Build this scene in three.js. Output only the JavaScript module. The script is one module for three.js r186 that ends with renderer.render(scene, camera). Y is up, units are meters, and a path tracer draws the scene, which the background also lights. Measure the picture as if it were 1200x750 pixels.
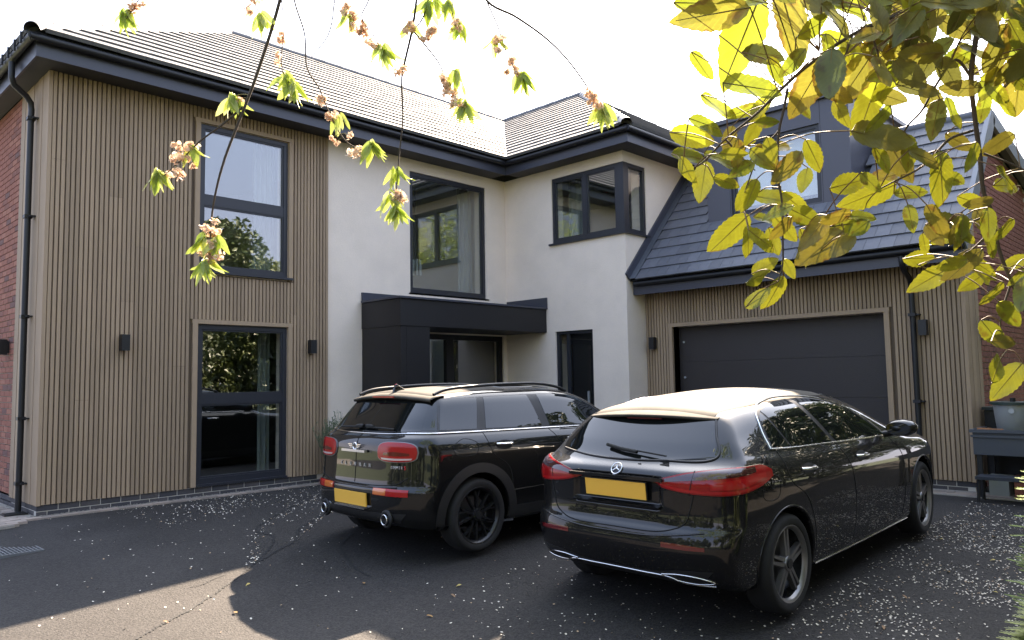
import * as THREE from 'three';
import { mergeGeometries } from 'three/addons/utils/BufferGeometryUtils.js';
import { FontLoader } from 'three/addons/loaders/FontLoader.js';
import { TextGeometry } from 'three/addons/geometries/TextGeometry.js';

// ------------------------------------------------------------------ camera, sky, sun, exposure
const scene = new THREE.Scene();
const camera = new THREE.PerspectiveCamera(45.37, 1024 / 640, 0.05, 3000);
camera.position.set(0, 1.45, 0);
camera.rotation.order = 'YXZ';
camera.rotation.set(4.51 * Math.PI / 180, -45.705 * Math.PI / 180, -0.966 * Math.PI / 180);
camera.updateMatrixWorld();

const sunDir = new THREE.Vector3(1.155, 1.0, -0.555).normalize();
{ // clear spring sky: pale haze round the sun and along the horizon, deeper blue away from it
  const w = 1024, h = 512, d = new Float32Array(w * h * 4), v = new THREE.Vector3();
  for (let j = 0; j < h; j++) for (let i = 0; i < w; i++) {
    const th = ((i + 0.5) / w - 0.5) * 2 * Math.PI, ph = ((j + 0.5) / h - 0.5) * Math.PI;
    v.set(Math.cos(ph) * Math.cos(th), Math.sin(ph), Math.cos(ph) * Math.sin(th));
    const c = v.dot(sunDir), g = Math.acos(Math.max(-1, Math.min(1, c))), e = Math.max(0, v.y);
    const hz = Math.exp(-e * 5.0), mie = 2.2 * Math.exp(-g * 3.4) + 0.58 * Math.exp(-g * 1.3);
    const k = 0.55 + 0.45 * (0.5 + 0.5 * c * c);
    const q = 4 * (i + w * j);
    if (v.y < -0.002) { d[q] = 0.08; d[q + 1] = 0.08; d[q + 2] = 0.065; }
    else { d[q] = 0.565 * (k * (0.185 + 0.28 * hz) + mie); d[q + 1] = 0.565 * (k * (0.29 + 0.155 * hz) + 0.92 * mie); d[q + 2] = 0.565 * (k * (0.52 + 0.0 * hz) + 0.81 * mie); }
    d[q + 3] = 1;
  }
  const t = new THREE.DataTexture(d, w, h, THREE.RGBAFormat, THREE.FloatType);
  t.mapping = THREE.EquirectangularReflectionMapping; t.magFilter = THREE.LinearFilter; t.minFilter = THREE.LinearFilter; t.wrapS = THREE.RepeatWrapping; t.needsUpdate = true;
  scene.background = t; scene.environment = t;
}

const sun = new THREE.DirectionalLight(0xffe9cf, 5.0);
sun.position.copy(sunDir).multiplyScalar(60).add(new THREE.Vector3(6, 0, -5));
sun.target.position.set(6, 0, -5);
sun.castShadow = true;
sun.shadow.mapSize.set(4096, 4096);
Object.assign(sun.shadow.camera, { left: -25, right: 25, top: 25, bottom: -25, near: 1, far: 140 });
scene.add(sun, sun.target);

const renderer = new THREE.WebGLRenderer({ antialias: true });
renderer.setSize(1024, 640);
renderer.shadowMap.enabled = true;
renderer.toneMapping = THREE.LinearToneMapping;
renderer.toneMappingExposure = 8.3;

// ------------------------------------------------------------------ helpers
function rng(seed) { let a = seed >>> 0; return () => { a = (a + 0x6D2B79F5) | 0; let t = Math.imul(a ^ (a >>> 15), 1 | a); t = (t + Math.imul(t ^ (t >>> 7), 61 | t)) ^ t; return ((t ^ (t >>> 14)) >>> 0) / 4294967296; }; }
const R0 = rng(7);
const rr = (a, b, r = R0) => a + (b - a) * r();
const lin = (r, g, b) => new THREE.Color().setRGB(r, g, b);
const clamp = (x, a, b) => Math.min(b, Math.max(a, x));
const sst = (a, b, x) => { const t = clamp((x - a) / (b - a), 0, 1); return t * t * (3 - 2 * t); };
const used = new Map();
function numbered(n) { const c = used.get(n) || 0; used.set(n, c + 1); return c ? `${n}_${String(c).padStart(3, '0')}` : n; }
function tag(o, label, category, group, kind) {
  o.userData.label = label; if (category) o.userData.category = category;
  if (group) o.userData.group = group; if (kind) o.userData.kind = kind; return o;
}
function thing(name, label, category, pos = [0, 0, 0], turn = 0, group) {
  const g = new THREE.Group(); g.name = numbered(name); g.position.set(...pos); g.rotation.y = turn;
  tag(g, label, category, group); scene.add(g); return g;
}
function part(name, geo, mat, parent) {
  const m = new THREE.Mesh(geo, mat); m.name = name; m.castShadow = m.receiveShadow = true; parent.add(m); return m;
}
function solo(name, geo, mat, label, category, group, kind) {
  const m = new THREE.Mesh(geo, mat); m.name = numbered(name); m.castShadow = m.receiveShadow = true;
  tag(m, label, category, group, kind); scene.add(m); return m;
}
// uv in metres by the dominant axis of each face
function uvBox(g) {
  if (g.index) g = g.toNonIndexed();
  const p = g.attributes.position, n = g.attributes.normal, uv = new Float32Array(p.count * 2);
  for (let i = 0; i < p.count; i++) {
    const ax = Math.abs(n.getX(i)), ay = Math.abs(n.getY(i)), az = Math.abs(n.getZ(i));
    let u, v; if (ax >= ay && ax >= az) { u = p.getZ(i); v = p.getY(i); } else if (ay >= az) { u = p.getX(i); v = p.getZ(i); } else { u = p.getX(i); v = p.getY(i); }
    uv[2 * i] = u; uv[2 * i + 1] = v;
  }
  g.setAttribute('uv', new THREE.BufferAttribute(uv, 2)); return g;
}
function bx(x0, x1, y0, y1, z0, z1) {
  const g = new THREE.BoxGeometry(Math.abs(x1 - x0), Math.abs(y1 - y0), Math.abs(z1 - z0));
  g.translate((x0 + x1) / 2, (y0 + y1) / 2, (z0 + z1) / 2); return uvBox(g);
}
const join = a => a.length === 1 ? a[0] : mergeGeometries(a.map(g => g.index ? g.toNonIndexed() : g));
// wall sheet in the plane axis='z' (runs along x) or 'x' (runs along z): rect with holes, extruded t away from the viewer
function wall(axis, a0, a1, y0, y1, at, t, holes = []) {
  const s = new THREE.Shape(); s.moveTo(a0, y0); s.lineTo(a1, y0); s.lineTo(a1, y1); s.lineTo(a0, y1); s.closePath();
  for (const [h0, h1, k0, k1] of holes) { const h = new THREE.Path(); h.moveTo(h0, k0); h.lineTo(h0, k1); h.lineTo(h1, k1); h.lineTo(h1, k0); h.closePath(); s.holes.push(h); }
  let g = new THREE.ExtrudeGeometry(s, { depth: t, bevelEnabled: false });
  if (axis === 'z') g.translate(0, 0, at - t);
  else { g.rotateY(-Math.PI / 2); g.translate(at + t, 0, 0); }        // shape x becomes z
  return uvBox(g);
}
function beam(a, b, r0, r1, seg = 6) {
  const A = new THREE.Vector3(...a), B = new THREE.Vector3(...b), L = A.distanceTo(B);
  const g = new THREE.CylinderGeometry(r1, r0, L, seg, 1); g.translate(0, L / 2, 0);
  g.applyQuaternion(new THREE.Quaternion().setFromUnitVectors(new THREE.Vector3(0, 1, 0), B.clone().sub(A).normalize()));
  g.translate(A.x, A.y, A.z); return g;
}
function tube(pts, r, seg = 40, rad = 6, closed = false) {
  return new THREE.TubeGeometry(new THREE.CatmullRomCurve3(pts.map(p => Array.isArray(p) ? new THREE.Vector3(...p) : p), closed, 'centripetal'), seg, r, rad, closed);
}
// tileable value noise textures
function noiseField(n, cells, seed) {
  const r = rng(seed), g = new Float32Array(cells * cells); for (let i = 0; i < g.length; i++) g[i] = r();
  const out = new Float32Array(n * n);
  for (let y = 0; y < n; y++) for (let x = 0; x < n; x++) {
    const fx = x / n * cells, fy = y / n * cells, ix = Math.floor(fx), iy = Math.floor(fy);
    let tx = fx - ix, ty = fy - iy; tx = tx * tx * (3 - 2 * tx); ty = ty * ty * (3 - 2 * ty);
    const a = g[(iy % cells) * cells + ix % cells], b = g[(iy % cells) * cells + (ix + 1) % cells], c = g[((iy + 1) % cells) * cells + ix % cells], d = g[((iy + 1) % cells) * cells + (ix + 1) % cells];
    out[y * n + x] = (a + (b - a) * tx) + ((c + (d - c) * tx) - (a + (b - a) * tx)) * ty;
  }
  return out;
}
function fbm(n, cells, oct, seed, gain = 0.5) {
  const o = new Float32Array(n * n); let amp = 1, sum = 0;
  for (let k = 0; k < oct; k++) { const f = noiseField(n, Math.min(n, cells << k), seed + k * 31); for (let i = 0; i < o.length; i++) o[i] += f[i] * amp; sum += amp; amp *= gain; }
  for (let i = 0; i < o.length; i++) o[i] /= sum; return o;
}
function tex(n, fn, srgb = true, repeat = 1) {
  const d = new Uint8Array(n * n * 4);
  for (let i = 0; i < n * n; i++) { const c = fn(i, i % n, (i / n) | 0); d[4 * i] = clamp(c[0], 0, 1) * 255; d[4 * i + 1] = clamp(c[1], 0, 1) * 255; d[4 * i + 2] = clamp(c[2], 0, 1) * 255; d[4 * i + 3] = 255; }
  const t = new THREE.DataTexture(d, n, n); t.wrapS = t.wrapT = THREE.RepeatWrapping; t.magFilter = THREE.LinearFilter; t.minFilter = THREE.LinearMipmapLinearFilter; t.generateMipmaps = true;
  if (srgb) t.colorSpace = THREE.SRGBColorSpace; t.repeat.set(repeat, repeat); t.needsUpdate = true; return t;
}
const toS = v => v <= 0.0031308 ? v * 12.92 : 1.055 * Math.pow(v, 1 / 2.4) - 0.055;
const std = (c, rough, extra = {}) => new THREE.MeshStandardMaterial({ color: c, roughness: rough, metalness: 0, ...extra });
const phy = (c, rough, extra = {}) => new THREE.MeshPhysicalMaterial({ color: c, roughness: rough, metalness: 0, ...extra });

// ------------------------------------------------------------------ materials
const N = 512;
const fA = fbm(N, 8, 6, 11), fB = fbm(N, 4, 4, 23), fC = fbm(N, 64, 3, 37, 0.7), fD = noiseField(N, 256, 5);
const M = {};
// asphalt: chippings of slightly different greys, coarse tone patches
{
  const chips = fbm(1024, 256, 2, 91, 0.6), coarse = fbm(1024, 5, 5, 77), r = rng(3); const sp = new Float32Array(1024 * 1024); for (let i = 0; i < sp.length; i++) sp[i] = r();
  const map = tex(1024, i => { const v = 0.033 * (0.30 + 1.15 * chips[i] + 0.45 * (coarse[i] - 0.5) + 0.35 * (sp[i] - 0.5) + (sp[i] > 0.985 ? 1.3 : 0) - (sp[i] < 0.05 ? 0.3 : 0)); return [toS(v), toS(v * 0.92), toS(v * 0.86)]; }, true, 1 / 2.6);
  const bump = tex(1024, i => { const v = 0.55 * chips[i] + 0.25 * fD[i % (N * N)] + 0.2 * coarse[i]; return [v, v, v]; }, false, 1 / 2.6);
  M.asphalt = phy(lin(1, 1, 1), 0.85, { specularIntensity: 0.5, map, bumpMap: bump, bumpScale: 0.007 });
}
{
  const map = tex(N, i => { const v = 0.84 * (0.93 + 0.13 * (fA[i] - 0.5) + 0.06 * (fB[i] - 0.5) + 0.05 * (fD[i] - 0.5)); return [toS(v), toS(v * 0.855), toS(v * 0.715)]; }, true, 1 / 2.2);
  const bump = tex(N, i => { const v = 0.5 * fC[i] + 0.3 * fD[i] + 0.2 * fA[i]; return [v, v, v]; }, false, 1 / 0.9);
  M.render = std(lin(1, 1, 1), 0.95, { map, bumpMap: bump, bumpScale: 0.003 });
}
// composite cladding: fine vertical brushed grain
function grainTex(seed, base, tint) {
  const n = 512, r = rng(seed), col = new Float32Array(n); for (let i = 0; i < n; i++) col[i] = r();
  const wob = fbm(n, 4, 4, seed + 5);
  return tex(n, (i, x, y) => { const k = (x + Math.floor(wob[i] * 14)) % n; const v = base * (0.86 + 0.16 * col[k] + 0.16 * (wob[i] - 0.5) + 0.08 * (fA[(i + seed * 97) % (N * N)] - 0.5)); return [toS(v * tint[0]), toS(v * tint[1]), toS(v * tint[2])]; }, true, 1 / 1.3);
}
M.clad = [0, 1, 2].map(k => std(lin(1, 1, 1), 0.72, { map: grainTex(41 + k, [0.325, 0.355, 0.295][k], [1.0, 0.715, 0.455]) }));
M.cladBack = std(lin(0.10, 0.07, 0.045), 0.85);  // groove shade put into the colour; the boards themselves are one tone
M.frame = std(lin(0.021, 0.022, 0.028), 0.42);
M.fascia = std(lin(0.042, 0.044, 0.06), 0.38);
M.dormer = std(lin(0.072, 0.07, 0.085), 0.4);
M.gutter = std(lin(0.009, 0.009, 0.011), 0.5);
M.soffit = std(lin(0.035, 0.033, 0.034), 0.6);
M.porch = std(lin(0.0075, 0.0066, 0.0075), 0.5);
M.garageDoor = std(lin(0.031, 0.0245, 0.022), 0.5, { bumpMap: tex(N, i => [fC[i], fC[i], fC[i]], false, 2), bumpScale: 0.0015 });
M.slate = [0, 1, 2, 3].map(k => { const b = [0.092, 0.104, 0.082, 0.112][k]; return std(lin(1, 1, 1), 0.55, { map: tex(256, (i, x, y) => { const v = b * (0.8 + 0.4 * fA[(y * N + x) % (N * N)] + 0.15 * (fD[(y * N + x + k * 999) % (N * N)] - 0.5)); return [toS(v * 0.94), toS(v * 0.97), toS(v * 1.12)]; }, true, 1 / 0.7) }); });
M.roofTile = std(lin(1, 1, 1), 0.68, { map: tex(N, i => { const v = 0.095 * (0.75 + 0.4 * fA[i] + 0.2 * (fD[i] - 0.5)); return [toS(v * 1.02), toS(v), toS(v * 0.98)]; }, true, 1 / 1.1), bumpMap: tex(N, i => [fC[i], fC[i], fC[i]], false, 1), bumpScale: 0.003 });
M.lead = std(lin(0.12, 0.13, 0.15), 0.45, { metalness: 0.5 });
M.mortar = std(lin(0.40, 0.36, 0.31), 0.95);
M.mortarDark = std(lin(0.50, 0.46, 0.40), 0.95);
const brickTex = (c, seed) => std(lin(1, 1, 1), 0.9, { map: tex(128, (i, x, y) => { const a = fA[(y * N + x + seed * 733) % (N * N)], b = fD[(y * N + x + seed * 1733) % (N * N)]; const v = 0.72 + 0.5 * a + 0.16 * (b - 0.5); return [toS(c[0] * v), toS(c[1] * v), toS(c[2] * v)]; }, true, 1 / 0.4) });
M.brick = [[0.24, 0.085, 0.055], [0.19, 0.07, 0.05], [0.29, 0.115, 0.075], [0.13, 0.06, 0.052]].map(brickTex);
M.blueBrick = [[0.062, 0.057, 0.06], [0.075, 0.067, 0.067], [0.05, 0.048, 0.053]].map(brickTex);
M.paver = [[0.27, 0.22, 0.18], [0.23, 0.19, 0.16], [0.31, 0.25, 0.205]].map(brickTex);
M.gravel = std(lin(0.30, 0.27, 0.23), 0.95, { bumpMap: tex(N, i => [fC[i], fC[i], fC[i]], false, 2), bumpScale: 0.012 });
M.glass = phy(lin(0.93, 0.96, 0.95), 0.0, { transmission: 1, thickness: 0, ior: 2.25 });
M.inWall = std(lin(0.62, 0.62, 0.58), 0.9);
M.inFloor = std(lin(0.22, 0.16, 0.11), 0.6);
M.curtain = std(lin(0.66, 0.67, 0.62), 0.95);
M.black = std(lin(0.008, 0.008, 0.009), 0.45);
M.matBlack = std(lin(0.012, 0.012, 0.012), 0.9);
M.galv = std(lin(0.42, 0.44, 0.45), 0.5, { metalness: 0.6 });
M.bark = std(lin(0.06, 0.045, 0.034), 0.9);
M.leafDark = [[0.10, 0.135, 0.03], [0.13, 0.16, 0.035], [0.08, 0.11, 0.028]].map(c => phy(lin(...c), 0.5, { transmission: 0.25, thickness: 0, side: THREE.DoubleSide }));

// ------------------------------------------------------------------ the ground
function groundY(x, z) {                                   // gently falling drive
  const q = (9.5 - x) + (z + 9.97) - 7.4; if (q <= -0.5) return 0;
  const soft = q < 0.5 ? (q + 0.5) * (q + 0.5) / 2 : q;
  const y = 0.045 * soft; return -(y < 0.2 ? y : 0.2 + 0.06 * (1 - Math.exp(-(y - 0.2) / 0.06)));
}
function sheet(x0, x1, z0, z1, nx, nz, lift, keep) {
  const pos = [], uv = [], idx = [];
  for (let j = 0; j <= nz; j++) for (let i = 0; i <= nx; i++) { const x = x0 + (x1 - x0) * i / nx, z = z0 + (z1 - z0) * j / nz; pos.push(x, groundY(x, z) + lift, z); uv.push(x, z); }
  for (let j = 0; j < nz; j++) for (let i = 0; i < nx; i++) { const a = j * (nx + 1) + i, b = a + 1, c = a + nx + 1, d = c + 1; idx.push(a, c, b, b, c, d); }
  const g = new THREE.BufferGeometry(); g.setAttribute('position', new THREE.Float32BufferAttribute(pos, 3)); g.setAttribute('uv', new THREE.Float32BufferAttribute(uv, 2)); g.setIndex(idx); g.computeVertexNormals(); return g;
}
const driveway = solo('driveway', sheet(-9, 17, -19, 4, 160, 140, 0, 0), M.asphalt, 'dark asphalt driveway sloping gently up to the house', undefined, undefined, 'structure');
{
  const g = new THREE.PlaneGeometry(2400, 2400, 1, 1); g.rotateX(-Math.PI / 2); g.translate(0, -0.34, 0);
  solo('ground', uvBox(g), std(lin(0.06, 0.075, 0.028), 0.95), 'grass covered ground around the plot', undefined, undefined, 'structure');
}
// ------------------------------------------------------------------ the house
const HX = 6.3, HZ = -9.97;
const house = thing('house', 'modern two storey house with slatted cladding, cream render and attached garage', 'house', [HX, 0, HZ]);
const hp = (name, geo, mat, parent = house) => { geo.translate(-HX, 0, -HZ); return part(name, geo, mat, parent); };
const hgroup = name => { const g = new THREE.Group(); g.name = name; house.add(g); return g; };
const at3 = (m, x, y, z) => { m.position.set(x - HX, y, z - HZ); return m; };
const XL = 2.5, ZF = -9.968, XR = 10.103, ZC = -7.26, XG = 10.61, ZE = -2.567, YT = 5.187;

// walls of the main wing and the return wing
hp('rendered_wall', wall('z', 2.8, XR, 0, YT, -10.0, 0.3, [[4.3, 5.605, 0.15, 2.262], [4.3, 5.605, 2.95, 4.976], [7.85, 9.6, 2.93, 4.985], [7.5, 10.02, 0.02, 2.26]]), M.render);
hp('rendered_wall', join([
  wall('x', -10.3, ZC, 0, 3.84, XR, 0.3, [[-8.80, -7.975, 0.02, 2.285]]),
  bx(XR, XR + 0.3, 3.84, 5.004, -10.3, -8.824), bx(XR, XR + 0.3, 5.004, YT, -10.3, ZC)]), M.render);
hp('rendered_wall', join([
  bx(XR + 0.3, 17.8, 0, 3.84, ZC - 0.3, ZC), bx(10.735, 17.8, 3.84, 5.004, ZC - 0.3, ZC), bx(XR + 0.3, 17.8, 5.004, YT, ZC - 0.3, ZC)]), M.render);
hp('back_wall', join([bx(XL + 0.02, 17.8, -0.3, YT, -17.4, -17.1), bx(17.5, 17.8, -0.3, YT, -17.1, ZC - 0.3)]), M.brick[0]);
// rooms: floors, partitions
hp('floor_slab', join([bx(2.8, 17.5, -0.05, 0.06, -17.1, -10.3), bx(10.4, 17.5, -0.05, 0.06, -10.3, -7.56)]), M.inFloor);
hp('ceiling', join([bx(2.8, 17.5, 5.12, 5.18, -17.1, -10.3), bx(10.403, 17.5, 5.12, 5.18, -10.3, -7.56), bx(2.8, 6.8, 2.5, 2.78, -17.1, -10.3), bx(10.403, 17.5, 2.5, 2.78, -17.1, -7.56)]), M.inWall);
hp('partition', join([bx(6.8, 6.9, 0.06, 5.12, -17.1, -10.3), bx(2.8, 6.8, 2.78, 5.12, -14.1, -14.0), bx(6.9, 13, 0.06, 5.12, -13.4, -13.3), bx(13.0, 13.1, 2.78, 5.12, -13.3, -7.56), bx(10.403, 10.5, 0.06, 5.12, -13.3, -10.303)]), M.inWall);

hp('partition', join([bx(2.8, 6.8, 0.06, 2.5, -13.1, -13.0), bx(6.76, 6.8, 0.06, 2.5, -13.0, -10.3), bx(2.8, 2.84, 0.06, 2.5, -13.0, -10.3), bx(2.84, 6.76, 0.06, 0.08, -13.0, -10.3)]), std(lin(0.045, 0.042, 0.04), 0.8));  // lining coloured near black, painting in the gloom of the ground floor room
// brick side wall: mortar bed and single bricks
function brickWall(parent, mats, list, geo) {               // list: [x,y,z, turned]
  const near = list.map(b => [b, Math.hypot(b[0], b[1] - 1.45, b[2])]).sort((a, b) => a[1] - b[1]);
  const rest = [];
  near.forEach(([b], i) => {
    if (i < 290) { const m = part('brick', geo[b[3]], mats[Math.floor(R0() * R0() * mats.length * 1.3) % mats.length], parent); at3(m, b[0], b[1], b[2]); }
    else { const g = geo[b[3]].clone(); g.translate(b[0] - HX, b[1], b[2] - HZ); rest.push(g); }
  });
  if (rest.length) { const m = part('far_bricks', mergeGeometries(rest), mats[0], parent); m.userData.kind = 'stuff'; }
}
const bgX = uvBox(new THREE.BoxGeometry(0.215, 0.065, 0.02)), bgZ = uvBox(new THREE.BoxGeometry(0.02, 0.065, 0.215));
const bgXh = uvBox(new THREE.BoxGeometry(0.1025, 0.065, 0.02)), bgZh = uvBox(new THREE.BoxGeometry(0.02, 0.065, 0.1025));
const BG = [bgX, bgZ, bgXh, bgZh];
{
  const w = hp('brick_wall', bx(XL + 0.012, XL + 0.3, -0.3, YT, -17.1, -11.1), M.mortar);
  const list = [];
  for (let c = 0; c < 68; c++) { const y = 0.19 + c * 0.075; if (y > YT - 0.03) break; for (let k = 0; k < 7; k++) { const z = -11.21 - k * 0.225 - (c % 2) * 0.1125; list.push([XL + 0.008, y, z, 1]); } if (c % 2) list.push([XL + 0.008, y, -11.16, 3]); }
  brickWall(w, M.brick, list, BG);
}
// slatted cladding on the front wing
const slatGeo = new Map();
const boardR = rng(321), boards = new Map();
function slat(parent, axis, a, y0, y1, at, k) {             // ribs belong to boards three ribs wide, some boards are butt jointed
  const id = axis + Math.floor(k / 3); if (!boards.has(id)) boards.set(id, [Math.floor(boardR() * 3), Math.floor(boardR() * 3), boardR() < 0.55 ? rr(1.0, 4.2, boardR) : -1]);
  const [m0, m1, j] = boards.get(id);
  if (j > y0 + 0.3 && j < y1 - 0.3) { rib(parent, axis, a, y0, j - 0.0015, at, k, m0); rib(parent, axis, a, j + 0.0015, y1, at, k, m1); } else rib(parent, axis, a, y0, y1, at, k, j > 0 && y0 > j ? m1 : m0);
}
function rib(parent, axis, a, y0, y1, at, k, mi) {
  const key = axis + Math.round((y1 - y0) * 1000) + '_' + (k % 3);
  if (!slatGeo.has(key)) {
    const s = new THREE.Shape(), w = 0.0195, d = 0.022, c = 0.003; s.moveTo(-w, 0); s.lineTo(-w, d - c); s.lineTo(-w + c, d); s.lineTo(w - c, d); s.lineTo(w, d - c); s.lineTo(w, 0); s.closePath();
    let g = new THREE.ExtrudeGeometry(s, { depth: y1 - y0, bevelEnabled: false }); g.rotateX(-Math.PI / 2); // now up is y, front is -z
    if (axis === 'z') g.rotateY(Math.PI); else g.rotateY(Math.PI / 2);
    g = uvBox(g); const off = (k % 3) * 0.37; const uv = g.attributes.uv; for (let i = 0; i < uv.count; i++) uv.setXY(i, uv.getX(i) + off, uv.getY(i) + off * 2.3);
    slatGeo.set(key, g);
  }
  const m = part('slat', slatGeo.get(key), M.clad[mi], parent);
  if (axis === 'z') at3(m, a, y0, at - 0.022); else at3(m, at + 0.022, y0, a);
}
{
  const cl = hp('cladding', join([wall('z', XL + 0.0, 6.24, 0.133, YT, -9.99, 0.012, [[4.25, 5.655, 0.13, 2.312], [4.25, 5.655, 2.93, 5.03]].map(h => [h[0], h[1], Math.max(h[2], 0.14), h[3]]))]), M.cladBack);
  let k = 0;
  for (let x = XL + 0.062; x < 6.215; x += 0.0535, k++) {
    if (x > 4.22 && x < 5.685) { slat(cl, 'z', x, 2.325, 2.915, ZF, k); slat(cl, 'z', x, 5.03, YT, ZF, k); }
    else slat(cl, 'z', x, 0.133, YT, ZF, k);
  }
  // corner post and return boards
  hp('corner_trim', bx(XL - 0.008, XL + 0.034, 0.125, YT, -10.03, ZF + 0.006), M.clad[1], cl);
  for (let j = 0; j < 6; j++) hp('return_board', bx(XL - 0.004 - (j % 2) * 0.004, XL + 0.03, 0.125, YT, -10.04 - j * 0.185 - 0.18, -10.04 - j * 0.185), M.clad[j % 3], cl);
  hp('edge_trim', bx(6.225, 6.262, 0.125, YT, -9.999, ZF + 0.004), M.clad[0], cl);
  // trims round the two openings
  const trim = (x0, x1, y0, y1) => hp('opening_trim', bx(x0, x1, y0, y1, -10.05, ZF + 0.012), M.clad[1], cl);
  trim(4.232, 4.298, 0.14, 2.266); trim(5.607, 5.673, 0.14, 2.266); trim(4.225, 5.68, 2.266, 2.322);
  trim(4.232, 4.298, 2.93, 4.98); trim(5.607, 5.673, 2.93, 4.98); trim(4.225, 5.68, 4.98, 5.035);
}
// plinth of dark bricks
{
  const p = hp('plinth', join([bx(XL + 0.012, 6.3, -0.3, 0.14, -10.2, -9.992), bx(XL + 0.012, XL + 0.2, -0.3, 0.155, -17, -10.2)]), M.mortarDark);
  for (let c = 0; c < 3; c++) {
    const y = -0.046 + c * 0.075 - 0.06 + 0.033;
    for (let k = 0; k < 18; k++) { const x = XL + 0.112 + k * 0.225 - (c % 2) * 0.1125; if (x < XL + 0.1) { at3(part('brick', bgXh, M.blueBrick[c % 3], p), XL + 0.0575, y + 0.02, -9.997); continue; } if (x > 6.2) continue; at3(part('brick', bgX, M.blueBrick[(k * 7 + c) % 3], p), x, y + 0.02, -9.997); }
    for (let k = 0; k < 10; k++) { const z = -10.11 - k * 0.225 - (c % 2) * 0.1125; at3(part('brick', bgZ, M.blueBrick[(k * 5 + c) % 3], p), XL + 0.018, y + 0.02, z); }
  }
}
// ---- windows
function openingFrame(axis, a0, a1, y0, y1, at, fw, depth, trans = [], mull = [], sill = 0) {
  // at = outer face of the frame; returns group
  const g = hgroup('window');
  const B = (p0, p1, q0, q1, d0, d1) => axis === 'z' ? bx(p0, p1, q0, q1, at - d1, at - d0) : bx(at + d0, at + d1, q0, q1, p0, p1);
  const bars = [B(a0, a0 + fw, y0, y1, 0, depth), B(a1 - fw, a1, y0, y1, 0, depth), B(a0 + fw, a1 - fw, y1 - fw, y1, 0, depth), B(a0 + fw, a1 - fw, y0, y0 + fw * 1.15, 0, depth)];
  for (const [t0, t1] of trans) bars.push(B(a0 + fw, a1 - fw, t0, t1, 0.004, depth - 0.004));
  for (const [m0, m1] of mull) bars.push(B(m0, m1, y0 + fw * 1.15, y1 - fw, 0.004, depth - 0.004));
  hp('frame', join(bars), M.frame, g);
  // slim sash beads and panes in each light
  const ys = [y0 + fw * 1.15, ...trans.flat(), y1 - fw], as = [a0 + fw, ...mull.flat(), a1 - fw];
  for (let i = 0; i < ys.length; i += 2) for (let j = 0; j < as.length; j += 2) {
    const p0 = as[j], p1 = as[j + 1], q0 = ys[i], q1 = ys[i + 1], b = 0.022;
    hp('sash', join([B(p0, p0 + b, q0, q1, 0.012, 0.05), B(p1 - b, p1, q0, q1, 0.012, 0.05), B(p0 + b, p1 - b, q0, q0 + b, 0.012, 0.05), B(p0 + b, p1 - b, q1 - b, q1, 0.012, 0.05)]), M.frame, g);
    const w = p1 - p0 - 2 * b, h = q1 - q0 - 2 * b, pl = new THREE.PlaneGeometry(w, h);
    if (axis === 'z') pl.translate((p0 + p1) / 2, (q0 + q1) / 2, at - 0.03); else { pl.rotateY(-Math.PI / 2); pl.translate(at + 0.03, (q0 + q1) / 2, (p0 + p1) / 2); }
    const in2 = pl.clone(); in2.translate(axis === 'z' ? 0 : 0.018, 0, axis === 'z' ? -0.018 : 0);
    hp('pane', pl, M.glass, g); hp('inner_pane', in2, M.glass, g);
  }
  if (sill) hp('sill', axis === 'z' ? bx(a0 - 0.03, a1 + 0.06, y0 - 0.03, y0, at - 0.05, at + sill) : bx(at - sill, at + 0.05, y0 - 0.03, y0, a0 - 0.06, a1 + 0.03), M.frame, g);
  return g;
}
openingFrame('z', 4.3, 5.605, 2.975, 4.976, -10.0, 0.062, 0.08, [[3.87, 4.0]], [], 0.075);
openingFrame('z', 4.3, 5.605, 0.165, 2.262, -10.0, 0.065, 0.08, [[1.20, 1.33]], [], 0.04);
openingFrame('z', 7.85, 9.6, 2.93, 4.985, -10.03, 0.062, 0.08, [], [], 0.03);
{ // corner window that wraps round the edge of the return wing
  const w = openingFrame('x', -8.824, -7.38, 3.84, 5.004, XR + 0.02, 0.06, 0.08, [], [[-8.14, -8.05]], 0);
  hp('corner_post', bx(XR + 0.012, XR + 0.13, 3.84, 5.004, -7.38, ZC - 0.012), M.frame, w);
  const g = w, at = ZC - 0.02;
  const B = (p0, p1, q0, q1, d0, d1) => bx(p0, p1, q0, q1, at - d1, at - d0);
  hp('frame', join([B(10.233, 10.27, 3.84, 5.004, 0, 0.08), B(10.68, 10.735, 3.84, 5.004, 0, 0.08), B(10.27, 10.68, 4.945, 5.004, 0, 0.08), B(10.27, 10.68, 3.84, 3.91, 0, 0.08)]), M.frame, g);
  const pl = new THREE.PlaneGeometry(0.41, 1.035); pl.translate(10.475, 4.4275, at - 0.03); hp('pane', pl, M.glass, g);
  hp('sill', join([bx(XR - 0.045, XR + 0.1, 3.808, 3.838, -8.88, ZC + 0.045), bx(XR + 0.1, 10.78, 3.808, 3.838, ZC - 0.1, ZC + 0.045)]), M.frame, g);
}
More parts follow.
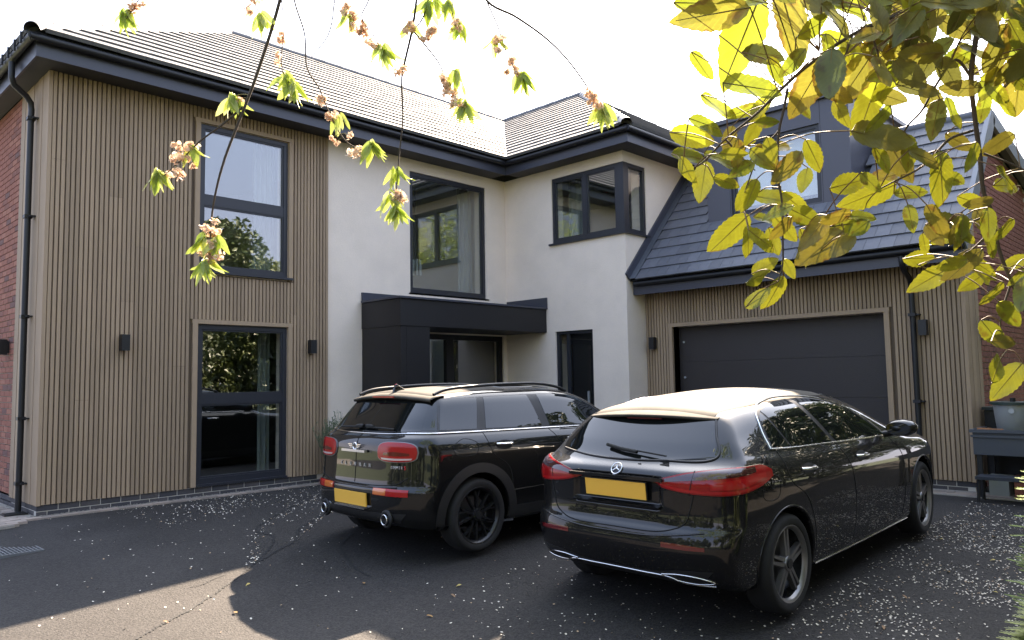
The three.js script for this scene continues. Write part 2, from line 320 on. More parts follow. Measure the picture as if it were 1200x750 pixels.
// curtains behind the panes (folded cloth)
function curtain(axis, a0, a1, y0, y1, at, folds) {
  const n = folds * 8, pos = [], idx = [];
  for (let i = 0; i <= n; i++) { const a = a0 + (a1 - a0) * i / n, d = at + 0.028 * Math.sin(i / 8 * 2 * Math.PI) + 0.01 * Math.sin(i * 0.9); for (const y of [y0, y1]) axis === 'z' ? pos.push(a, y, d) : pos.push(d, y, a); if (i < n) { const k = 2 * i; idx.push(k, k + 1, k + 2, k + 1, k + 3, k + 2); } }
  const g = new THREE.BufferGeometry(); g.setAttribute('position', new THREE.Float32BufferAttribute(pos, 3)); g.setIndex(idx); g.computeVertexNormals();
  hp('curtain', g, std(lin(0.24, 0.26, 0.25), 0.95, { side: THREE.DoubleSide }));
}
curtain('z', 5.28, 5.62, 2.8, 5.0, -10.42, 4); curtain('z', 4.2, 4.38, 2.8, 5.0, -10.42, 2); curtain('z', 9.28, 9.62, 2.9, 5.0, -10.42, 3); curtain('z', 5.42, 5.6, 0.2, 2.3, -10.5, 2);
curtain('x', -8.85, -8.5, 3.4, 5.05, XR + 0.5, 3); curtain('z', 10.5, 10.75, 3.4, 5.05, ZC - 0.42, 3);
// side door in the return wing
{
  const d = hgroup('side_door'), A = XR + 0.03;
  hp('door_frame', join([bx(A, A + 0.08, 0.02, 2.285, -8.80, -8.75), bx(A, A + 0.08, 0.02, 2.285, -8.02, -7.975), bx(A, A + 0.08, 2.235, 2.285, -8.75, -8.02), bx(A, A + 0.06, 0.02, 0.12, -8.75, -8.02), bx(A + 0.01, A + 0.07, 0.12, 2.235, -8.58, -8.52)]), M.frame, d);
  for (const [z0, z1] of [[-8.75, -8.58], [-8.52, -8.02]]) { const pl = new THREE.PlaneGeometry(z1 - z0, 2.115); pl.rotateY(-Math.PI / 2); pl.translate(A + 0.03, 1.1775, (z0 + z1) / 2); hp('pane', pl, M.glass, d); }
  hp('door_panel', bx(A + 0.09, A + 0.12, 0.06, 2.285, -8.52, -7.9), M.porch, d);
  hp('handle', bx(A - 0.05, A - 0.02, 0.95, 1.25, -8.10, -8.07), M.galv, d);
}
// porch canopy with black pier, recessed front door
{
  const p = hgroup('porch');
  hp('canopy', join([bx(6.88, XR - 0.004, 2.285, 2.69, -9.99, -9.0)]), M.porch, p);
  hp('pier', join([bx(6.89, 7.44, 0, 2.283, -9.99, -9.012)]), M.porch, p);
  hp('coping', join([bx(6.845, XR - 0.006, 2.692, 2.722, -9.96, -8.965)]), M.fascia, p);
  hp('upstand', join([bx(6.88, 7.84, 2.724, 2.86, -9.998, -9.965), bx(9.64, XR - 0.005, 2.724, 2.86, -9.998, -9.965)]), M.fascia, p);
  hp('upstand', bx(XR - 0.03, XR - 0.004, 2.724, 2.90, -9.96, -8.97), M.fascia, p);
  hp('panel_joint', join([bx(6.995, 7.001, 0, 2.28, -9.013, -9.009)]), M.black, p);
  const d = hgroup('front_door'), at = -10.04;
  hp('door_frame', join([bx(7.5, 7.58, 0.02, 2.26, at - 0.08, at), bx(9.94, 10.02, 0.02, 2.26, at - 0.08, at), bx(7.58, 9.94, 2.17, 2.26, at - 0.08, at), bx(8.66, 8.82, 0.02, 2.17, at - 0.08, at), bx(7.58, 9.94, 0.02, 0.14, at - 0.08, at)]), M.porch, d);
  for (const [x0, x1] of [[7.58, 8.66], [8.82, 9.94]]) { const pl = new THREE.PlaneGeometry(x1 - x0, 2.03); pl.translate((x0 + x1) / 2, 1.155, at - 0.04); hp('pane', pl, M.glass, d); }
  hp('door_leaf', bx(8.86, 9.92, 0.06, 2.17, at - 0.16, at - 0.11), M.porch, d);
}
// stair balustrade and pendant inside the big window
{ const l = hgroup('pendant_lamp'); hp('cord', beam([9.0, 5.12, -11.3], [9.0, 3.75, -11.3], 0.006, 0.006), M.black, l); for (let k = 0; k < 6; k++) hp('shade', beam([9.0 + 0.09 * Math.cos(k), 3.45, -11.3 + 0.09 * Math.sin(k)], [9.0 + 0.09 * Math.cos(k), 3.75, -11.3 + 0.09 * Math.sin(k)], 0.025, 0.025, 8), M.curtain, l); }

// ---- eaves: soffit, fascia, gutters
hp('soffit', join([bx(2.29, 9.76, 5.189, 5.2, -9.999, -9.615), bx(2.29, XL - 0.004, 5.189, 5.2, -17.6, -10.0), bx(9.76, XR - 0.001, 5.189, 5.2, -9.612, -6.92), bx(XR, 18, 5.189, 5.2, ZC + 0.001, -6.92)]), M.soffit);
hp('fascia', join([bx(2.262, 9.735, 5.172, 5.40, -9.614, -9.594), bx(2.262, 2.284, 5.172, 5.40, -17.6, -9.616), bx(9.737, 9.757, 5.172, 5.40, -9.594, -6.896), bx(9.757, 18, 5.172, 5.40, -6.916, -6.896)]), M.fascia);
function gutter(a, b) { return hp('gutter', beam(a, b, 0.044, 0.044, 14), M.gutter); }
gutter([2.18, 5.362, -9.53], [9.67, 5.362, -9.53]); gutter([2.2, 5.362, -9.51], [2.2, 5.362, -17.8]); gutter([9.67, 5.362, -9.53], [9.67, 5.362, -6.83]); gutter([9.65, 5.362, -6.83], [18, 5.362, -6.83]);
for (let k = 0; k < 8; k++) hp('gutter_bracket', bx(2.125, 2.15, 5.32, 5.45, -9.7 - k * 0.28 - 0.02, -9.7 - k * 0.28), M.gutter);
// ---- main roof
const EY = 5.40, TP = 0.648, RL = 4.2;
{
  const V = (x, z, d) => [x, EY + d * TP, z], P = [];
  const poly = (...v) => { for (let i = 2; i < v.length; i++) P.push(...v[0], ...v[i - 1], ...v[i]); };
  const a = V(2.2, -9.5, 0), b = V(9.65, -9.5, 0), c = V(13.85, -13.7, RL), d = V(6.4, -13.7, RL), e = V(2.2, -17.9, 0), f = V(18.05, -17.9, 0), g = V(9.65, -6.85, 0), h = V(13.85, -11.05, RL), k = V(18.05, -6.85, 0);
  poly(a, b, c, d); poly(a, d, e); poly(e, d, c, f); poly(b, g, h, c); poly(g, k, h); poly(k, f, c, h);
  const geo = new THREE.BufferGeometry(); geo.setAttribute('position', new THREE.Float32BufferAttribute(P, 3)); geo.computeVertexNormals();
  const roof = hp('roof', uvBox(geo), std(lin(0.02, 0.02, 0.022), 0.9, { side: THREE.DoubleSide }));
  const nC = 17, cos = 1 / Math.hypot(1, TP), SL = RL / cos, gauge = SL / nC, ang = Math.atan(TP);
  const tileR = rng(99);
  // o: eave start, al: unit vector along the eave, up: horizontal unit vector up the slope, span(t): range along eave at plan distance t
  function courses(o, al, up, span) {
    for (let c = 0; c < nC; c++) {
      const t0 = c / nC * RL, tm = (c + 0.5) / nC * RL, [s0, s1] = span(tm), gs = [];
      if (s1 - s0 < 0.15) continue;
      const off = (c % 2) * 0.15; let s = s0;
      while (s < s1 - 0.02) {
        let e = Math.min(s1, (Math.floor((s - off) / 0.3 + 1e-6) + 1) * 0.3 + off); if (s1 - e < 0.04) e = s1;
        const g = new THREE.BoxGeometry(e - s - 0.003, 0.046, gauge * 1.12);
        g.rotateX(-0.075 + rr(-0.003, 0.003, tileR)); g.rotateZ(rr(-0.003, 0.003, tileR));   // local: x along, z down the slope
        g.translate((s + e) / 2, 0.04 + rr(-0.0015, 0.002, tileR), 0);
        gs.push(g); s = e;
      }
      const geo = uvBox(mergeGeometries(gs)); const uv = geo.attributes.uv; for (let i = 0; i < uv.count; i++) uv.setXY(i, uv.getX(i) + c * 0.37, uv.getY(i) + c * 0.71);
      const m = new THREE.Matrix4(), dn = new THREE.Vector3(-up[0] * Math.cos(ang), -Math.sin(ang), -up[2] * Math.cos(ang)), A = new THREE.Vector3(...al), nrm = new THREE.Vector3().crossVectors(dn, A);
      m.makeBasis(A, nrm, dn); const d = (c + 0.5) / nC * RL - 0.0;
      m.setPosition(o[0] + up[0] * d, EY + d * TP, o[2] + up[2] * d); geo.applyMatrix4(m);
      hp('tile_course', geo, M.roofTile, roof);
    }
  }
  courses([2.2, 0, -9.5], [1, 0, 0], [0, 0, -1], t => [t, 7.45 + t]);
  courses([9.65, 0, -9.5], [0, 0, 1], [1, 0, 0], t => [-t, 2.65 - t]);
  courses([9.65, 0, -6.85], [1, 0, 0], [0, 0, -1], t => [t, 8.4 - t]);
  courses([2.2, 0, -17.9], [0, 0, 1], [1, 0, 0], t => [t, 8.4 - t]);
  // hip and ridge tiles
  const capShape = new THREE.CylinderGeometry(0.095, 0.095, 0.44, 12, 1, true, -Math.PI / 2, Math.PI); // half round along y
  const capM = std(lin(0.085, 0.085, 0.087), 0.5, { side: THREE.DoubleSide });
  function caps(p, q) {
    const A = new THREE.Vector3(...p), B = new THREE.Vector3(...q), L = A.distanceTo(B), n = Math.round(L / 0.42), dir = B.clone().sub(A).normalize();
    for (let i = 0; i < n; i++) {
      const m = part('ridge_tile', capShape, capM, roof), pos = A.clone().addScaledVector(dir, (i + 0.5) * L / n);
      const y = dir, z = new THREE.Vector3(0, 1, 0).addScaledVector(dir, -dir.y).normalize(), x = new THREE.Vector3().crossVectors(y, z);
      m.quaternion.setFromRotationMatrix(new THREE.Matrix4().makeBasis(x, y, z)); at3(m, pos.x, pos.y, pos.z); m.rotateX(0.02);
    }
  }
  const up = (v, k = 0.02) => [v[0], v[1] + k, v[2]];
  caps(up(a), up(d)); caps(up(d), up(c)); caps(up(c), up(h)); caps(up(h), up(g));
  const vl = beam(up(b, 0.055), up(c, 0.055), 0.03, 0.03, 6); hp('valley_strip', vl, M.lead, roof);
}
// ---- downpipes
function downpipe(pts, clips, side) {
  const d = hgroup('downpipe'); hp('pipe', tube(pts, 0.034, 60, 10), M.gutter, d);
  for (const [x, y, z] of clips) hp('clip', join([bx(x - 0.043, x + 0.043, y - 0.02, y + 0.02, z - 0.043, z + 0.043), side === 'x' ? bx(x, x + 0.09, y - 0.008, y + 0.008, z + 0.03, z + 0.10) : bx(x - 0.02, x + 0.09, y - 0.008, y + 0.008, z + 0.03, z + 0.08)]), M.gutter, d);
}
downpipe([[2.19, 5.3, -10.32], [2.19, 5.12, -10.32], [2.2, 5.06, -10.33], [2.4, 4.93, -10.42], [2.43, 4.86, -10.44], [2.43, 4.7, -10.44], [2.43, 2.5, -10.44], [2.43, 0.03, -10.44]], [[2.43, 4.7, -10.44], [2.43, 3.5, -10.44], [2.43, 2.3, -10.44], [2.43, 1.1, -10.44], [2.43, 0.35, -10.44]], 'x');

// ---- garage
{
  // slatted front
  const D0 = -6.752, D1 = -3.514, DT = 2.263;
  hp('garage_wall', wall('x', ZC, ZE - 0.03, 0, 3.0, XG + 0.035, 0.22, [[D0, D1, 0.01, DT]]), M.render);
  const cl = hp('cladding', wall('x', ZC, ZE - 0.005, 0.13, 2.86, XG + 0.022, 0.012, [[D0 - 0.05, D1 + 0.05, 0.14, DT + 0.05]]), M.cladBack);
  let k = 0;
  for (let z = ZC + 0.03; z < ZE - 0.05; z += 0.0535, k++) {
    if (z > D0 - 0.085 && z < D1 + 0.085) slat(cl, 'x', z, DT + 0.066, 2.86, XG, k); else slat(cl, 'x', z, 0.13, 2.86, XG, k);
  }
  const tr = (z0, z1, y0, y1) => hp('opening_trim', bx(XG - 0.012, XG + 0.25, y0, y1, z0, z1), M.clad[1], cl);
  tr(D0 - 0.066, D0, 0.02, DT); tr(D1, D1 + 0.066, 0.02, DT); tr(D0 - 0.072, D1 + 0.072, DT + 0.002, DT + 0.062);
  hp('corner_trim', bx(XG - 0.006, XG + 0.036, 0.125, 2.86, ZE - 0.034, ZE + 0.008), M.clad[1], cl);
  for (let j = 0; j < 4; j++) hp('return_board', bx(XG + 0.04 + j * 0.15, XG + 0.186 + j * 0.15, 0.125, 3.35 + j * 0.12, ZE - 0.03, ZE + 0.002 + (j % 2) * 0.003), M.clad[j % 3], cl);
  // sectional door
  const door = hgroup('garage_door');
  for (let j = 0; j < 4; j++) hp('panel', bx(XG + 0.2, XG + 0.24, 0.015 + j * 0.562, 0.574 + j * 0.562, D0 - 0.02, D1 + 0.02), M.garageDoor, door);
  hp('door_backing', bx(XG + 0.235, XG + 0.26, 0, DT + 0.05, D0 - 0.03, D1 + 0.03), M.black, door);
  for (const [y, z] of [[2.02, D0 + 0.09], [1.45, D0 + 0.09]]) { const b = new THREE.CylinderGeometry(0.018, 0.018, 0.02, 10); b.rotateZ(Math.PI / 2); b.translate(XG + 0.195, y, z); hp('bolt_head', b, M.galv, door); }
  // plinth
  const p = hp('plinth', bx(XG + 0.03, XG + 0.2, -0.3, 0.13, D1 + 0.06, ZE - 0.01), M.mortarDark);
  for (let c = 0; c < 3; c++) for (let j = 0; j < 4; j++) { const z = D1 + 0.17 + j * 0.225 - (c % 2) * 0.1; if (z < ZE - 0.08) at3(part('brick', bgZ, M.blueBrick[(j + c) % 3], p), XG + 0.036, -0.055 + c * 0.075, z); }
  // brick gable wall at the end
  const EYg = 3.02, TPg = 1.072, XA = 12.06, YA = EYg + TPg * (XA - 10.2), XB = 17.0, YB = YA - 0.18 * (XB - XA);
  const s = new THREE.Shape(); s.moveTo(XG + 0.05, -0.3); s.lineTo(XB, -0.3); s.lineTo(XB, YB - 0.1); s.lineTo(XA, YA - 0.12); s.lineTo(XG + 0.05, EYg + TPg * (XG + 0.05 - 10.2) - 0.12); s.closePath();
  const gg = new THREE.ExtrudeGeometry(s, { depth: 0.25, bevelEnabled: false }); gg.translate(0, 0, ZE - 0.29);
  const gable = hp('brick_wall', uvBox(gg), M.mortar);
  const list = [];
  for (let c = 0; c < 66; c++) { const y = 0.04 + c * 0.075; for (let j = 0; j < 18; j++) { const x = 11.33 + j * 0.225 + (c % 2) * 0.1125; const ymax = x < XA ? EYg + TPg * (x - 0.12 - 10.2) - 0.17 : YA - 0.18 * (x + 0.12 - XA) - 0.15; if (x < 14.6 && y < ymax) list.push([x, y, ZE - 0.036, 0]); } }
  brickWall(gable, M.brick, list, BG);
  hp('garage_rear_wall', join([bx(XB - 0.2, XB, -0.3, YB - 0.1, ZC - 0.0, ZE - 0.3)]), M.mortar);
  // fascia, gutter, roof
  hp('fascia', join([bx(10.28, 10.30, 2.80, 3.0, ZC + 0.01, -2.46)]), M.fascia); hp('soffit', bx(10.30, XG + 0.05, 2.861, 2.87, ZC + 0.01, -2.47), M.soffit);
  gutter([10.235, 2.975, ZC + 0.06], [10.235, 2.975, -2.44]);
  const P = [], V = (x, y, z) => [x, y, z], poly = (...v) => { for (let i = 2; i < v.length; i++) P.push(...v[0], ...v[i - 1], ...v[i]); };
  const z0 = ZC + 0.002, z1 = -2.45;
  poly(V(10.2, EYg, z0), V(10.2, EYg, z1), V(XA, YA, z1), V(XA, YA, z0)); poly(V(XA, YA, z0), V(XA, YA, z1), V(XB, YB, z1), V(XB, YB, z0));
  const rg = new THREE.BufferGeometry(); rg.setAttribute('position', new THREE.Float32BufferAttribute(P, 3)); rg.computeVertexNormals();
  const roof = hp('garage_roof', uvBox(rg), std(lin(0.03, 0.03, 0.034), 0.9, { side: THREE.DoubleSide }));
  const ang = Math.atan(TPg), SL = (XA - 10.2) / Math.cos(ang), nC = 11, gauge = SL / nC, W = 4.665 / 25;
  const tg = uvBox(new THREE.BoxGeometry(W - 0.004, 0.02, gauge * 1.16)), sr = rng(5);
  const q = new THREE.Quaternion().setFromRotationMatrix(new THREE.Matrix4().makeBasis(new THREE.Vector3(0, 0, 1), new THREE.Vector3(-Math.sin(ang), Math.cos(ang), 0), new THREE.Vector3(-Math.cos(ang), -Math.sin(ang), 0)));
  for (let c = 0; c < nC; c++) {
    const d = (c + 0.5) / nC * (XA - 10.2);
    for (let j = 0; j < 25 + c % 2; j++) {
      const half = c % 2 && (j === 0 || j === 25), x = 10.2 + d, y = EYg + TPg * d;
      const z = ZC + 0.14 + (c % 2 ? (j === 0 ? 0.25 : j === 25 ? 24.75 : j) : j + 0.5) * W;
      if (x > 11.0 && z > -6.3 && z < -3.93) continue;       // under the dormer
      const m = part('slate', tg, M.slate[Math.floor(sr() * 4)], roof); m.quaternion.copy(q); if (half) m.scale.x = 0.5;
      at3(m, x - Math.sin(ang) * 0.04, y + Math.cos(ang) * 0.04, z); m.rotateX(-0.07 + rr(-0.006, 0.006, sr)); m.rotateZ(rr(-0.005, 0.005, sr));
    }
  }
  hp('ridge_capping', beam([XA, YA + 0.02, z0], [XA, YA + 0.02, z1], 0.08, 0.08, 10), M.slate[1], roof);
  // lead flashing against the rendered wall, verge trims at the gable
  const ux = Math.cos(ang), uy = Math.sin(ang);
  const slopeBox = (z0, z1, h0, h1, mat, name) => { const L = SL + 0.02; const g = bx(0, L, h0, h1, z0, z1); g.rotateZ(ang); g.translate(10.19, EYg, 0); return hp(name, g, mat, roof); };
  slopeBox(ZC + 0.003, ZC + 0.035, 0.02, 0.17, M.fascia, 'flashing'); slopeBox(ZC + 0.035, ZC + 0.14, 0.05, 0.062, M.lead, 'flashing');
  slopeBox(z1 - 0.03, z1 + 0.03, -0.14, 0.07, std(lin(0.15, 0.16, 0.18), 0.5), 'verge_trim');
  const bg2 = bx(0, (XB - XA) / Math.cos(0.178), -0.16, 0.05, z1 - 0.02, z1 + 0.03); bg2.rotateZ(-0.178); bg2.translate(XA + 0.02, YA, 0); hp('verge_trim', bg2, std(lin(0.20, 0.21, 0.225), 0.5), roof);
  hp('verge_soffit', (() => { const g = bx(0.1, (XB - XA) / Math.cos(0.178), -0.14, -0.12, ZE, z1 - 0.02); g.rotateZ(-0.178); g.translate(XA, YA, 0); return g; })(), M.soffit, roof);
  // dormer
  const dm = hgroup('dormer'), X0 = 11.0, Y0 = 3.80, Y1 = 5.47, Z0 = -6.25, Z1 = -3.97;
  hp('dormer_front', wall('x', Z0, Z1, Y0, Y1, X0, 0.12, [[-5.83, -4.40, 3.96, 5.13]]), M.dormer, dm);
  hp('dormer_cheek', bx(X0 + 0.12, 14.0, 3.6, Y1, Z0, Z0 + 0.1), M.dormer, dm); hp('dormer_cheek', bx(X0 + 0.12, 14.0, 3.6, Y1, Z1 - 0.1, Z1 - 0.001), M.dormer, dm);
  hp('dormer_back', bx(14.0, 14.1, 3.6, Y1, Z0, Z1), M.dormer, dm);
  hp('dormer_roof', bx(X0 - 0.06, 14.15, Y1 + 0.002, Y1 + 0.07, Z0 - 0.06, Z1 + 0.06), M.dormer, dm);
  for (const z of [-4.38, -5.85]) hp('panel_joint', bx(X0 - 0.002, X0 + 0.003, Y0, Y1, z - 0.003, z + 0.003), M.black, dm);
  hp('apron', bx(X0 - 0.03, X0 + 0.01, 3.79, 3.86, Z0, Z1), M.lead, dm);
  openingFrame('x', -5.83, -4.40, 3.96, 5.13, X0 + 0.03, 0.055, 0.07, [], [[-5.15, -5.08]], 0);
  hp('blind', bx(X0 + 0.25, X0 + 0.26, 3.9, 5.2, -5.85, -4.38), M.inWall, dm);
  downpipe([[10.235, 2.92, -3.145], [10.235, 2.84, -3.145], [10.3, 2.76, -3.145], [10.5, 2.66, -3.145], [10.545, 2.6, -3.145], [10.545, 2.4, -3.145], [10.545, 1.2, -3.145], [10.545, 0.0, -3.145]], [[10.545, 2.2, -3.145], [10.545, 1.1, -3.145]], 'z');
}
// ------------------------------------------------------------------ cars: a smooth implicit shell, parts laid on it
function spline(pts) {                                       // monotone cubic through [x,y]
  const n = pts.length, X = pts.map(p => p[0]), Y = pts.map(p => p[1]), d = [], m = [];
  for (let i = 0; i < n - 1; i++) d.push((Y[i + 1] - Y[i]) / (X[i + 1] - X[i]));
  m.push(d[0]); for (let i = 1; i < n - 1; i++) m.push(d[i - 1] * d[i] <= 0 ? 0 : 2 * d[i - 1] * d[i] / (d[i - 1] + d[i])); m.push(d[n - 2]);
  return x => {
    if (x <= X[0]) return Y[0] + m[0] * (x - X[0]); if (x >= X[n - 1]) return Y[n - 1] + m[n - 1] * (x - X[n - 1]);
    let i = 0; while (x > X[i + 1]) i++; const h = X[i + 1] - X[i], t = (x - X[i]) / h, t2 = t * t, t3 = t2 * t;
    return (2 * t3 - 3 * t2 + 1) * Y[i] + (t3 - 2 * t2 + t) * h * m[i] + (-2 * t3 + 3 * t2) * Y[i + 1] + (t3 - t2) * h * m[i + 1];
  };
}
// table lookup keeps the field fast
function table(f, a, b, n = 1200) { const t = new Float64Array(n + 2); for (let i = 0; i <= n + 1; i++) t[i] = f(a + (b - a) * i / n); return x => { const u = clamp((x - a) / (b - a) * n, 0, n), i = u | 0; return t[i] + (t[i + 1] - t[i]) * (u - i); }; }
const smax = (a, b, k) => { const h = Math.max(k - Math.abs(a - b), 0) / k; return Math.max(a, b) + h * h * k * 0.25; };
function shell(F, lo, hi, cell) {                            // naive surface nets, vertices pulled onto F = 0
  const nx = Math.ceil((hi[0] - lo[0]) / cell) + 1, ny = Math.ceil((hi[1] - lo[1]) / cell) + 1, nz = Math.ceil((hi[2] - lo[2]) / cell) + 1;
  const v = new Float32Array(nx * ny * nz); let q = 0;
  for (let k = 0; k < nz; k++) for (let j = 0; j < ny; j++) for (let i = 0; i < nx; i++) v[q++] = F(lo[0] + i * cell, lo[1] + j * cell, lo[2] + k * cell);
  const id = new Int32Array(nx * ny * nz).fill(-1), pos = [], sy = nx, sz = nx * ny;
  const E = [[0, 1], [0, 2], [0, 4], [1, 3], [1, 5], [2, 3], [2, 6], [3, 7], [4, 5], [4, 6], [5, 7], [6, 7]];
  const c = new Float32Array(8);
  for (let k = 0; k < nz - 1; k++) for (let j = 0; j < ny - 1; j++) for (let i = 0; i < nx - 1; i++) {
    const b = i + j * sy + k * sz; let s = 0;
    for (let m = 0; m < 8; m++) { c[m] = v[b + (m & 1) + ((m >> 1) & 1) * sy + (m >> 2) * sz]; if (c[m] < 0) s++; }
    if (s === 0 || s === 8) continue;
    let x = 0, y = 0, z = 0, n = 0;
    for (const [e, f] of E) if ((c[e] < 0) !== (c[f] < 0)) { const t = c[e] / (c[e] - c[f]); x += (e & 1) + t * ((f & 1) - (e & 1)); y += ((e >> 1) & 1) + t * (((f >> 1) & 1) - ((e >> 1) & 1)); z += (e >> 2) + t * ((f >> 2) - (e >> 2)); n++; }
    id[b] = pos.length / 3; pos.push(lo[0] + (i + x / n) * cell, lo[1] + (j + y / n) * cell, lo[2] + (k + z / n) * cell);
  }
  const idx = [];
  for (let k = 1; k < nz - 1; k++) for (let j = 1; j < ny - 1; j++) for (let i = 1; i < nx - 1; i++) {
    const b = i + j * sy + k * sz, s = v[b] < 0;
    for (const [d, u, w] of [[1, sy, sz], [sy, sz, 1], [sz, 1, sy]]) {
      if (s === (v[b + d] < 0)) continue;
      const A = id[b], B = id[b - u], C = id[b - u - w], D = id[b - w];
      if (A < 0 || B < 0 || C < 0 || D < 0) continue;
      if (s) idx.push(A, B, C, A, C, D); else idx.push(A, C, B, A, D, C);
    }
  }
  const nor = new Float32Array(pos.length), p = new Float32Array(pos), e = 0.004;
  for (let i = 0; i < p.length; i += 3) {
    let x = p[i], y = p[i + 1], z = p[i + 2], gx, gy, gz;
    for (let it = 0; it < 3; it++) {
      const f = F(x, y, z); gx = (F(x + e, y, z) - F(x - e, y, z)) / (2 * e); gy = (F(x, y + e, z) - F(x, y - e, z)) / (2 * e); gz = (F(x, y, z + e) - F(x, y, z - e)) / (2 * e);
      const g2 = gx * gx + gy * gy + gz * gz + 1e-9, st = clamp(f / g2, -0.02, 0.02); if (it < 2) { x -= gx * st; y -= gy * st; z -= gz * st; }
    }
    if (Math.abs(F(x, y, z)) < 0.01) { p[i] = x; p[i + 1] = y; p[i + 2] = z; }
    const l = Math.hypot(gx, gy, gz) || 1; nor[i] = gx / l; nor[i + 1] = gy / l; nor[i + 2] = gz / l;
  }
  const g = new THREE.BufferGeometry(); g.setAttribute('position', new THREE.BufferAttribute(p, 3)); g.setAttribute('normal', new THREE.BufferAttribute(nor, 3)); g.setIndex(idx);
  const uv = new Float32Array(p.length / 3 * 2); for (let i = 0; i < p.length / 3; i++) { uv[2 * i] = p[3 * i]; uv[2 * i + 1] = p[3 * i + 2]; } g.setAttribute('uv', new THREE.BufferAttribute(uv, 2));
  return g;
}
function carTools(F0) {
  const F = F0, e = 0.004;
  const grad = p => new THREE.Vector3(F(p.x + e, p.y, p.z) - F(p.x - e, p.y, p.z), F(p.x, p.y + e, p.z) - F(p.x, p.y - e, p.z), F(p.x, p.y, p.z + e) - F(p.x, p.y, p.z - e)).normalize();
  function cast(o, d, far = 2.2) { let t = 0; const step = 0.02; while (t < far && F(o.x + d.x * t, o.y + d.y * t, o.z + d.z * t) > 0) t += step; if (t >= far) return null; let a = t - step, b = t; for (let i = 0; i < 22; i++) { const m = (a + b) / 2; if (F(o.x + d.x * m, o.y + d.y * m, o.z + d.z * m) > 0) a = m; else b = m; } return o.clone().addScaledVector(d, a); }
  // view: 'right'/'left' take (x,y), 'rear' takes (z,y), 'top' takes (x,z), 'corner' takes (s,y): s runs round the rear right corner
  function hit(view, a, b, sgn = 1) {
    if (view === 'side') return cast(new THREE.Vector3(a, b, 1.3 * sgn), new THREE.Vector3(0, 0, -sgn));
    if (view === 'rear') return cast(new THREE.Vector3(-1.5, b, a * sgn), new THREE.Vector3(1, 0, 0));
    if (view === 'front') return cast(new THREE.Vector3(4.6, b, a * sgn), new THREE.Vector3(-1, 0, 0));
    if (view === 'top') return cast(new THREE.Vector3(a, 2, b * sgn), new THREE.Vector3(0, -1, 0));
    // corner: turn about the point (0.25, *, 0.2*sgn); a = angle in degrees, 0 = straight back, 90 = straight out
    const t = a * Math.PI / 180, d = new THREE.Vector3(-Math.cos(t), 0, Math.sin(t) * sgn), o = new THREE.Vector3(0.05, b, 0.35 * sgn).addScaledVector(d, 1.8);
    return cast(o, d.clone().negate(), 1.8);
  }
  const lerpPoly = (P, t) => { const L = [0]; for (let i = 1; i < P.length; i++) L.push(L[i - 1] + Math.hypot(P[i][0] - P[i - 1][0], P[i][1] - P[i - 1][1])); const s = t * L[L.length - 1]; let i = 0; while (i < P.length - 2 && s > L[i + 1]) i++; const u = (s - L[i]) / (L[i + 1] - L[i] || 1); return [P[i][0] + (P[i + 1][0] - P[i][0]) * u, P[i][1] + (P[i + 1][1] - P[i][1]) * u]; };
  // smooth a coarse outline
  const sm = (P, n = 24) => { const c = new THREE.CatmullRomCurve3(P.map(p => new THREE.Vector3(p[0], p[1], 0)), false, 'centripetal').getPoints(n); return c.map(v => [v.x, v.y]); };
  function patch(view, lower, upper, off, nu = 28, nv = 10, sgn = 1, skirt = 0.012) {
    const lo = sm(lower, 60), up = sm(upper, 60), pos = [], nor = [], uv = [], idx = [];
    for (let j = 0; j <= nv; j++) for (let i = 0; i <= nu; i++) {
      const A = lerpPoly(lo, i / nu), B = lerpPoly(up, i / nu), t = j / nv, p = hit(view, A[0] + (B[0] - A[0]) * t, A[1] + (B[1] - A[1]) * t, sgn);
      if (!p) { pos.push(NaN, 0, 0); nor.push(0, 1, 0); uv.push(0, 0); continue; }
      const n = grad(p); p.addScaledVector(n, off); pos.push(p.x, p.y, p.z); nor.push(n.x, n.y, n.z); uv.push(i / nu, t);
    }
    for (let k = 0; k < pos.length; k += 3) if (Number.isNaN(pos[k])) { const s = k >= 3 ? k - 3 : k + 3; pos[k] = pos[s]; pos[k + 1] = pos[s + 1]; pos[k + 2] = pos[s + 2]; }
    const W = nu + 1; let flip = 0;
    { const V = i => new THREE.Vector3(pos[3 * i], pos[3 * i + 1], pos[3 * i + 2]), k = (nv >> 1) * W + (nu >> 1), n = V(k + 1).sub(V(k)).cross(V(k + W).sub(V(k))); flip = n.x * nor[3 * k] + n.y * nor[3 * k + 1] + n.z * nor[3 * k + 2] < 0; }
    for (let j = 0; j < nv; j++) for (let i = 0; i < nu; i++) { const a = j * W + i, b = a + 1, c = a + W, d = c + 1; flip ? idx.push(a, c, b, b, c, d) : idx.push(a, b, c, b, d, c); }
    const ring = []; for (let i = 0; i < nu; i++) ring.push(i); for (let j = 0; j < nv; j++) ring.push(j * W + nu); for (let i = nu; i > 0; i--) ring.push(nv * W + i); for (let j = nv; j > 0; j--) ring.push(j * W);
    const base = pos.length / 3;
    for (const r of ring) { for (const s of [0, off + skirt]) { pos.push(pos[3 * r] - nor[3 * r] * s, pos[3 * r + 1] - nor[3 * r + 1] * s, pos[3 * r + 2] - nor[3 * r + 2] * s); nor.push(nor[3 * r], nor[3 * r + 1], nor[3 * r + 2]); uv.push(0, 0); } }
    for (let i = 0; i < ring.length; i++) { const a = base + 2 * i, b = base + 2 * ((i + 1) % ring.length); flip ? idx.push(a, b, a + 1, b, b + 1, a + 1) : idx.push(a, a + 1, b, b, a + 1, b + 1); }
